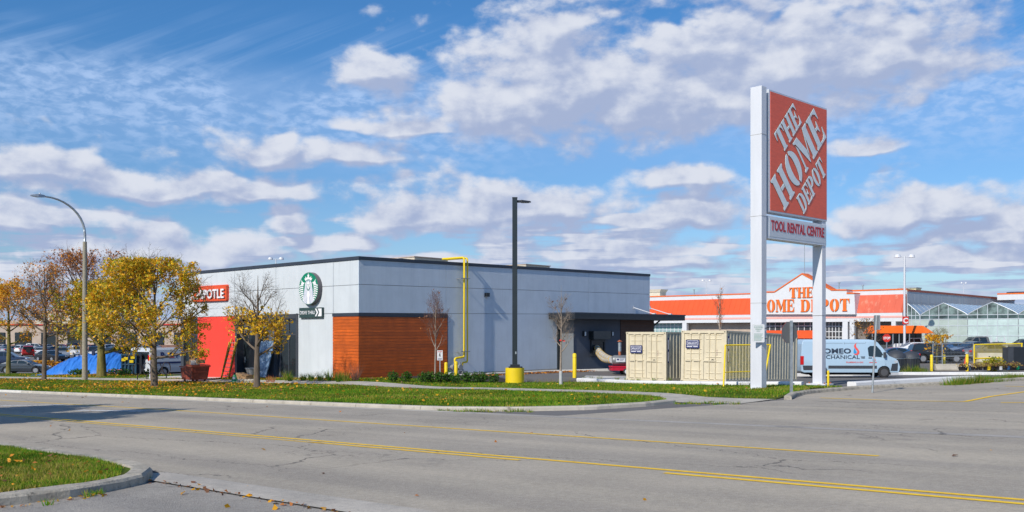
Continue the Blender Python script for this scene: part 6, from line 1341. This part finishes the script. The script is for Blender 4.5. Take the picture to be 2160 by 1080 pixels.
for i, (x, y, z, a_, b_, c_, m_) in enumerate(((-.25, .75, .85, .30, .06, .72, CARDB), (.0, .55, .85, .5, .06, .38, WHITE_P), (.32, .5, 1.06, .42, .3, .22, CARDB), (-.5, 1.1, .82, .3, .3, .36, CARDB))):
    q = thing('cardboard_scrap', ('upright brown cardboard flap in the rust red bin', 'white board scrap leaning in the rust red bin', 'crumpled brown carton on the right of the bin load', 'brown carton piece low in the bin load')[i], 'rubbish', g0+Vector((x, y, z)), R(20*i)); MB().box((-a_/2, -b_/2, 0), (a_/2, b_/2, c_)).build('scrap', m_, q)
# blue dumpster
g0 = at(279, 77, T(*at(279, 77).to_2d())+.0); t = thing('dumpster', 'battered blue skip container with yellow stickers beside the tarp heap', 'dumpster', g0, R(12)); k = 77/F; hh_ = ZP(747, 77)-g0.z
MB().box((-21*k, 0, .1), (8*k, 5, hh_)).build('body', BIN_B, t, bevel=.03)
for x in (-21, -14, -7, 0, 7): MB().box((x*k-.04, -.09, .1), (x*k+.06, -.002, hh_)).build('rib', BIN_B, t)
MB().box((-21.5*k, -.10, hh_*.48), (8.5*k, -.005, hh_*.54)).box((-21.8*k, -.12, hh_-.1), (8.8*k, 0, hh_+.02)).build('rail', BIN_B, t)
for x, z in ((-17, .74), (-12.5, .80), (-1.5, .66), (1, .85)): MB().box((x*k-.14, -.14, hh_*z-.12), (x*k+.16, -.125, hh_*z+.1)).build('sticker', YEL, t)
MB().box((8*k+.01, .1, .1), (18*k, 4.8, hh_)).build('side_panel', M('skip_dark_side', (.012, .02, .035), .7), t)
# tarp heap
nx_, ny_ = 150, 60; vs = []; A_ = at(78, 77.5); B_ = at(258, 77.5); zref = (A_.z+B_.z)/2
prof = [(78, 790), (86, 787), (96, 780), (100, 775), (120, 762), (135, 755), (150, 750), (165, 748), (185, 748), (205, 746), (225, 747), (240, 750), (250, 756), (258, 762), (259, 790)]
def ph(px):
    for (a_, za), (b_, zb_) in zip(prof, prof[1:]):
        if px <= b_: return za+(zb_-za)*max(0, (px-a_))/(b_-a_)
    return 790
for j in range(ny_+1):
    v = j/ny_
    for i in range(nx_+1):
        px = 78+181*i/nx_; hh_ = ZP(ph(px), 79)-ZP(791, 77); hh_ = max(0, hh_); s_ = math.sin(min(1, v*2.2)*math.pi/2) if v < .46 else math.cos((v-.46)/.54*math.pi/2)
        x = (px-HX)/F*77.5; y = 76.4+v*6.5; q_ = Vector((px*.055+v*1.5, v*2.2-px*.012, 3.1)); w_ = .22*mnoise.noise(q_)+.10*abs(mnoise.noise(q_*2.7))+.05*mnoise.noise(q_*6)
        vs.append((x-A_.x+w_*.4, y-77.5, max(-.1, hh_*(s_**.8)+w_*(1 if .02 < v < .98 else 0)*min(1, hh_))))
tp_ = thing('tarp_heap', 'big heap covered by a creased bright blue tarpaulin left of the skip', 'tarp', (A_.x, 77.5, ZP(791, 77)), 0)
MB().add(vs, [(j*(nx_+1)+i, j*(nx_+1)+i+1, (j+1)*(nx_+1)+i+1, (j+1)*(nx_+1)+i) for j in range(ny_) for i in range(nx_)], 0, True).build('tarpaulin', TARP, tp_)
g0 = at(75, 77); t = thing('yellow_sheet', 'yellow sheet lying on the ground left of the blue tarp', 'sheet', g0, 0); MB().hexa([(-.7, -.2, 0), (1.1, -.3, 0), (.9, 1.2, 0), (-.3, 1.0, 0)], [(-.7, -.2, .06), (1.1, -.3, .05), (.9, 1.2, .3), (-.3, 1.0, .1)]).build('sheet', YELM, t)
# small orange rail barrier
g0 = at(228, 75.5); t = thing('rail_barrier', 'small salmon tube barrier standing before the tarp fence', 'barrier', g0, 0); k = 75.5/F; sal = M('salmon_tube', (.72, .18, .12), .5)
for z in (.12, .38): MB().tube([(0, 0, ZP(790, 75.5)-g0.z+z), (29*k, 0, ZP(790, 75.5)-g0.z+z)], .02, 6).build('rail', sal, t)
for x in (0, 7, 14, 21, 29): MB().tube([(x*k, 0, -.1), (x*k, 0, ZP(790, 75.5)-g0.z+.38)], .02, 6).build('bar', sal, t)
# bike racks
for i, px in enumerate((290, 310, 332, 351)):
    g0 = G(px, 801-i*.8, VER); t = thing('bike_rack', ('leftmost', 'second', 'third', 'rightmost')[i]+' of the round black bike loops on the patio', 'bike rack', g0, R(30), 'round bike racks'); k = g0.y/F
    MB().tube([(0, 0, 0), (0, 0, .32)], .035, 8).build('post', BLK, t); MB().tube([(.24*math.cos(a_), 0, .66+.38*math.sin(a_)) for a_ in [2*math.pi*j/24 for j in range(25)]], .028, 8).build('loop', BLK, t)
g0 = G(310, 800, VER); t = thing('sign_post', 'thin white post with a yellow band behind the bike racks', 'post', g0+Vector((0, .5, 0)), 0); MB().tube([(0, 0, 0), (0, 0, 2.3)], .035, 8).build('post', STEELW, t); MB().tube([(0, 0, 1.2), (0, 0, 1.4)], .04, 8).build('band', YEL, t)
g0 = at(197, 78.5); t = thing('dark_post', 'dark blue square post in front of the blue tarp', 'post', g0, 0); MB().box((-.1, -.1, 0), (.1, .1, ZP(738, 78)-g0.z)).build('post', M('dark_blue_post', (.01, .02, .06), .5), t)
# far strip mall on the left
sm = thing('strip_mall', 'long low beige shopping strip with a red band beyond the left car park', 'building', (-130, 232, -2), R(-4))
MB().box((0, 0, 0), (95, 20, ZP(676, 232)+2)).build('wall', BEIGE, sm); MB().box((0, -.3, ZP(686, 232)+2), (95, -.02, ZP(683.5, 232)+2)).build('red_band', REDP, sm)
x_ = (95-HX)/F*232+130; MB().prism([(0, 0), (11, 0), (11, 2.0), (8.4, 3.2), (2.6, 3.2), (0, 2.0)], 0, 1.5, frame((x_, -1.5, ZP(684, 232)+2), (1, 0, 0), (0, 0, 1))).build('gable_front', TAN, sm)
MB().box((0, -.25, 0), (95, -.02, 1.4)).build('base_band', M('brick_base', (.22, .12, .09), .9, var=.2), sm)
for i in range(14): MB().box((3+i*6.6, -.28, 1.41), (7+i*6.6, -.03, 4.4)).build('shop_window', GLASS_D, sm)
sm2 = thing('strip_mall', 'pale grey far building glimpsed behind the yellow trees', 'building', (-82, 236, -2), R(-4)); MB().box((0, 0, 0), (60, 20, ZP(668, 236)+2)).build('wall', GREYSHEET, sm2)
for i in range(8): MB().box((3+i*7, -.05, .5), (7+i*7, -.01, 3.2)).build('shop_window', GLASS_D, sm2)
MB().box((0, -.3, 5), (60, -.02, 5.6)).build('red_band', REDP, sm2)

# ------------------------------------------------------------------ trees and shrubs
def tree(label, base, Ht, th, cw, tr, n, lsize, mats, probs=None, bark=BARK, seed=0, up=.35, lz=(0, 1), lim=9, dens=1., fork=0, asp=1., twig=None, name='autumn_tree', tw=1., lx=None):
    """trunk to height th, limbs reaching an egg-shaped crown of width cw up to Ht"""
    rnd = random.Random(seed); t = thing(name, label, 'tree', base, 0)
    cz = th+(Ht-th)*.44; rx = cw/2; rz_ = (Ht-th)*.60; tips = []
    def inside(p): return ((p.x/rx)**2+(p.y/(rx*asp))**2+((p.z-cz)/rz_)**2)
    T0 = MB(); T1 = MB(); T2 = MB()
    def branch(p, d, L, r, lvl, lim_r=1.1):
        k = 5 if lvl < 2 else 4; pts = [p.copy()]; q = p.copy(); dd = d.copy()
        for i in range(k):
            dd = (dd+Vector((rnd.gauss(0, .10), rnd.gauss(0, .10), rnd.gauss(0, .07)+up*(.16 if lvl < 3 else .06)))).normalized(); q = q+dd*L/k; pts.append(q.copy())
            if inside(q) > lim_r and lvl > 0: break
        m = len(pts); rs = [r*(1-.72*i/(m-1)) for i in range(m)]
        (T1 if lvl == 1 else T2).tube(pts, rs, 6 if lvl == 1 else (4 if lvl == 2 else 3), cap=False)
        if lvl >= 2: tips.append(pts)
        if lvl < 4:
            nb_ = int((5, 5, 4, 3)[lvl-1]*dens+rnd.random())
            for j in range(nb_):
                f = .25+.75*(j+rnd.random())/nb_; i = min(m-2, int(f*(m-1))); fr = f*(m-1)-i; b0 = pts[i].lerp(pts[i+1], min(1, fr)); ax = (pts[i+1]-pts[i]).normalized()
                pr = ax.cross(Vector((rnd.gauss(0, 1), rnd.gauss(0, 1), rnd.gauss(0, 1)))).normalized(); d2 = (ax*.75+pr*.72+Vector((0, 0, .12*up))).normalized()
                branch(b0, d2, L*(.50+.18*rnd.random()), max(.0045*tw, r*(1-.6*f)*.62), lvl+1, lim_r)
    # leader
    pts = [Vector((0, 0, -.15))]; q = Vector((0, 0, 0)); lead = Ht-(.06*Ht); k = 12
    for i in range(k+1):
        z = lead*i/k; pts.append(Vector((math.sin(z*.7+seed)*.03*Ht/6, math.cos(z*.9+seed)*.03*Ht/6, z)))
    rs = [tr*1.25]+[tr*(1.0-.28*min(1, p.z/th)) if p.z <= th else tr*.72*max(.05, 1-(p.z-th)/(lead-th))**.9 for p in pts[1:]]
    T0.tube(pts, rs, 10)
    for j in range(lim):
        f = (j+.3*rnd.random())/lim; z = th*.88+(Ht-th)*.68*f; az = j*2.4+rnd.random()*.6; el = R(8+54*f**.8+rnd.uniform(-8, 8)) if up < .8 else R(40+30*f)
        el = max(el, R(58)) if up > 1 else el
        d = Vector((math.cos(az)*math.cos(el), math.sin(az)*math.cos(el)*asp, math.sin(el))); i = max(1, min(len(pts)-2, int(z/lead*k)+1)); p = Vector((pts[i].x, pts[i].y, z))
        L = max(.35, (rx*1.05)*(1-.35*f)*(1.05 if up < 1 else 1.2)); branch(p, d, L*rnd.uniform(.8, 1.2), tr*.36*(1-.6*f)+.008, 1, rnd.choice((.75, .95, 1.1, 1.3)))
    T0.build('trunk', bark, t); T1.build('limbs', bark, t, kind='stuff'); T2.build('twigs', twig or bark, t, kind='stuff')
    if n:
        seg = []
        for pp in tips:
            for a_, b_ in zip(pp, pp[1:]): seg.append((*a_, *b_))
        S_ = np.array(seg); rg = np.random.default_rng(seed+9); idx = rg.integers(0, len(S_), n*2); f = rg.random((n*2, 1)); C_ = S_[idx, :3]*(1-f)+S_[idx, 3:]*f+rg.normal(size=(n*2, 3))*lsize*.9
        fz = C_[:, 2]/Ht; keep = (fz > lz[0]) & (fz < lz[1]); 
        if lx: keep &= lx(C_, rg)
        C_ = C_[keep][:n]
        leaf_cloud('foliage', C_, lsize, mats, probs, parent=t)
    return t
def tb(px, py, off=VER): return G(px, py, off)
def tdim(px, py, ytop, w, yth):
    g0 = tb(px, py); k = g0.y/F; return g0, (py-ytop)*k, w*k, (py-yth)*k
g0, h, w, th = tdim(326, 816, 548, 262, 748)
tree('largest round tree full of yellow green leaves at the white wall edge', g0, h, th, w*1.02, .20, 19000, .105, (LY, LO, LG, LOL), (.36, .2, .14, .3), BARK, 3, .35, lim=12, dens=1.12, lx=lambda C_, rg: ~((C_[:, 0] > 1.75) & (C_[:, 2] > .50*h)))
g0, h, w, th = tdim(213, 795, 590, 190, 740)
tree('yellow green tree with a thick lichen covered trunk behind the street lamp', g0, h, th, w*1.05, .36, 10000, .125, (LY, LO, LG, LOL), (.25, .2, .22, .33), BARKY, 7, .3, lim=11, dens=1.05)
g0, h, w, th = tdim(94, 802, 548, 135, 700)
tree('thin orange tree, nearly leafless, left of the street lamp', g0, h, th, w*1.05, .17, 1500, .11, (LOR, LO, LR), (.4, .2, .4), BARK, 11, .55, lim=12, dens=1.1)
g0, h, w, th = tdim(18, 788, 585, 130, 720)
tree('golden orange tree at the left frame edge', g0, h, th, w*1.0, .22, 5000, .14, (LOR, LO, LY, LOL), (.35, .3, .2, .15), BARKY, 5, .35, lim=10)
g0 = at(176, 90); k = 90/F
tree('tall rust leaved tree rising behind the yellow trees', g0, (782-522)*k, (782-700)*k, 250*k, .33, 4600, .14, (LR, LB, LOR), (.5, .3, .2), BARK, 15, .5, lim=13, dens=1.15, twig=TWIGR)
g0 = at(120, 104); k = 104/F
tree('orange leaved tree deeper in the left car park', g0, (770-600)*k, (770-700)*k, 150*k, .2, 2600, .15, (LOR, LR, LO), (.5, .25, .25), BARK, 17, .4, lim=10)
g0, h, w, th = tdim(543, 818, 566, 140, 745)
tree('half bare tree with golden leaves only on its lower crown by the shop front', g0, h, th, w*1.06, .17, 3400, .11, (LY, LO, LOL, LG), (.6, .22, .13, .05), BARK, 23, .5, lz=(.28, .68), lim=11, dens=1.05, lx=lambda C_, rg: rg.random(len(C_)) < np.clip(1.5-np.maximum(0, C_[:, 0])/1.0, .35, 1)*np.clip((.70-C_[:, 2]/(h*1.0))*5, .02, 1))
g0, h, w, th = tdim(918, 800, 608, 58, 735)
tree('small bare reddish tree before the dark wood wall', g0, h, th, w*1.15, .05, 60, .07, (LB, LR), None, BARKL, 31, 1.2, lim=11, dens=1.05, twig=TWIGR, lz=(.5, 1), name='young_tree', tw=.8)
g0, h, w, th = tdim(1183, 812, 588, 66, 737)
tree('bare young tree with a red ribbon and white trunk guard by the drive lane', g0, h, th, w*1.1, .055, 12, .08, (LB,), None, BARKL, 37, .9, lim=9, dens=.95, name='young_tree', lz=(.7, 1), tw=.8)
t_ = thing('ribbon', 'red ribbon tied round the bare young tree by the drive lane', 'ribbon', g0+Vector((0, 0, ZP(718, g0.y)-g0.z)), 0); MB().tube([(0, 0, -.03), (0, 0, .03)], .07, 8).hexa([(.03, -.06, -.03), (.18, -.1, -.06), (.18, -.09, .02), (.03, -.05, .03)], [(.03, -.04, -.03), (.18, -.08, -.06), (.18, -.07, .02), (.03, -.03, .03)]).build('ribbon', REDP, t_)
t_ = thing('trunk_guard', 'white plastic guard sleeve round the foot of the young tree', 'tree guard', g0, 0); MB().cyl((0, 0), .078, -.05, .62, 12).build('sleeve', WRAP, t_)
g0 = at(1519, 48.2); k = 48.2/F
tree('slim upright leafless sapling in front of the long container', g0, (806-588)*k, (806-690)*k, 40*k, .04, 24, .07, (LR,), None, BARKL, 41, 1.6, lim=8, dens=.8, name='young_tree', twig=TWIGR, tw=.7)
g0 = at(1977, 77.5); k = 77.5/F
tree('thin young tree with golden leaves before the black estate car', g0, (766-684)*k, (766-727)*k, 62*k, .10, 620, .13, (LO, LY, LOR), (.4, .35, .25), BARKY, 43, .3, lim=9, dens=.9, name='young_tree', lz=(.3, .86))
g0 = at(1828, 112); k = 112/F
tree('bare brown tree with a few yellow leaves before the store entrance', g0, (735-662)*k, (735-712)*k, 72*k, .14, 240, .16, (LO, LB), None, BARK, 47, .4, lim=9, dens=1., twig=BARK, tw=1.6)
# two street trees standing just outside the picture, whose shade falls on the road at the left
for (a_, b_, Hh_, sd, lab) in ((-11.5, -30.4, 8.8, 51, 'leafy street tree shading the road from beyond the left edge'), (-6.5, -28.6, 8.0, 53, 'second leafy street tree further along the near verge')):
    x, y = xy(a_, b_); tree(lab, (x, y, T(x, y)+VER), Hh_, 2.4, 6.4, .2, 15000, .2, (LY, LO, LG), None, BARK, sd, .35, lim=9)
def shrub(px, py, r, h, label, n=330, mats=(LGR, GRASS[1], LGR), group='low green shrubs in the mulch bed', size=.07, name='shrub', off=VER):
    g0 = G(px, py, off); t = thing(name, label, 'shrub', g0, 0, group); C_ = RNG.normal(size=(n, 3)); C_ /= np.linalg.norm(C_, axis=1)[:, None]; C_ *= RNG.random((n, 1))**.4; C_ = C_*[r, r, h*.5]+[0, 0, h*.5]
    C_[:, 2] *= 1+.25*RNG.random(n)
    leaf_cloud('foliage', C_, size, mats, None, parent=t); m = MB()
    for i in range(5): a_ = i*1.26; m.tube([(0, 0, -.05), (math.cos(a_)*r*.6, math.sin(a_)*r*.6, h*.7)], [.012, .006], 4)
    m.build('stems', BARK, t)
for i, (px, py) in enumerate([(829, 806), (857, 806), (893, 807), (907, 806), (926, 807), (946, 806), (960, 810), (984, 807), (1004, 808), (1018, 807), (1041, 809)]):
    shrub(px, py, .28, .47, '%s low green shrub counted from the wood wall side of the mulch bed' % ('first', 'second', 'third', 'fourth', 'fifth', 'sixth', 'seventh', 'eighth', 'ninth', 'tenth', 'eleventh')[i], group='low green shrubs in the mulch bed')
for px, py in ((612, 806), (640, 806), (660, 807), (678, 807), (697, 808), (713, 808), (729, 807)): pass
tufts('border_grass', [G(px, py, VER) for px, py in ((605, 803), (612, 804), (640, 803), (656, 804), (675, 804), (694, 804), (713, 806), (728, 805))], 90, .55, 'spiky grass clumps along the foot of the white wall', r=.10, w=.018)
tufts('bare_shrub', [G(748, 803, VER), G(752, 803, VER)], 60, 1.0, 'leafless reddish shrub at the wood corner', mats=[TWIGR]*4, r=.10, w=.012)
tufts('bare_shrub', [G(575, 806, VER), G(566, 806, VER)], 30, .6, 'rusty twigs by the leaning board', mats=[RUST, RUST, BARK, RUST], r=.1, w=.014)
g0 = at(92, 103); hedge = thing('hedge', 'low clipped yellow hedge under the car park trees', 'hedge', g0, 0, None)
for j, (x0, x1) in enumerate(((-28, 8), (10, 32))):
    k = 103/F; n = 2600; C_ = np.stack([(x0+(x1-x0)*RNG.random(n))*k, RNG.random(n)*1.4, RNG.random(n)**.7*(1.15 if j == 0 else 1.0)], 1)
    leaf_cloud('foliage', C_, .12, (LO, LY, LB) if j == 0 else (LB, LO), None, parent=hedge)
for px, py in ((318, 790), (262, 792), (175, 791), (160, 792), (240, 791)): shrub(px, py, .6, .45, 'small dark shrub %s' % {318: 'behind the bike racks', 262: 'in front of the blue skip', 175: 'at the tarp edge under the street lamp', 160: 'at the tarp edge left of the street lamp', 240: 'beside the salmon tube barrier'}[px], group='shrubs in front of the tarp', n=300, size=.1)
for px in (1650, 1380, 1480):
    pass
for i, px in enumerate((2090, 2100)): shrub(px, 784, .7, 1.0, ('left', 'right')[i]+' one of two yellow green bushes growing through the mesh fence', group='bushes at the mesh fence', n=420, mats=(GRASS[2], LOL, LG), size=.12, off=0)
# patches of ground between kerb and parked cars
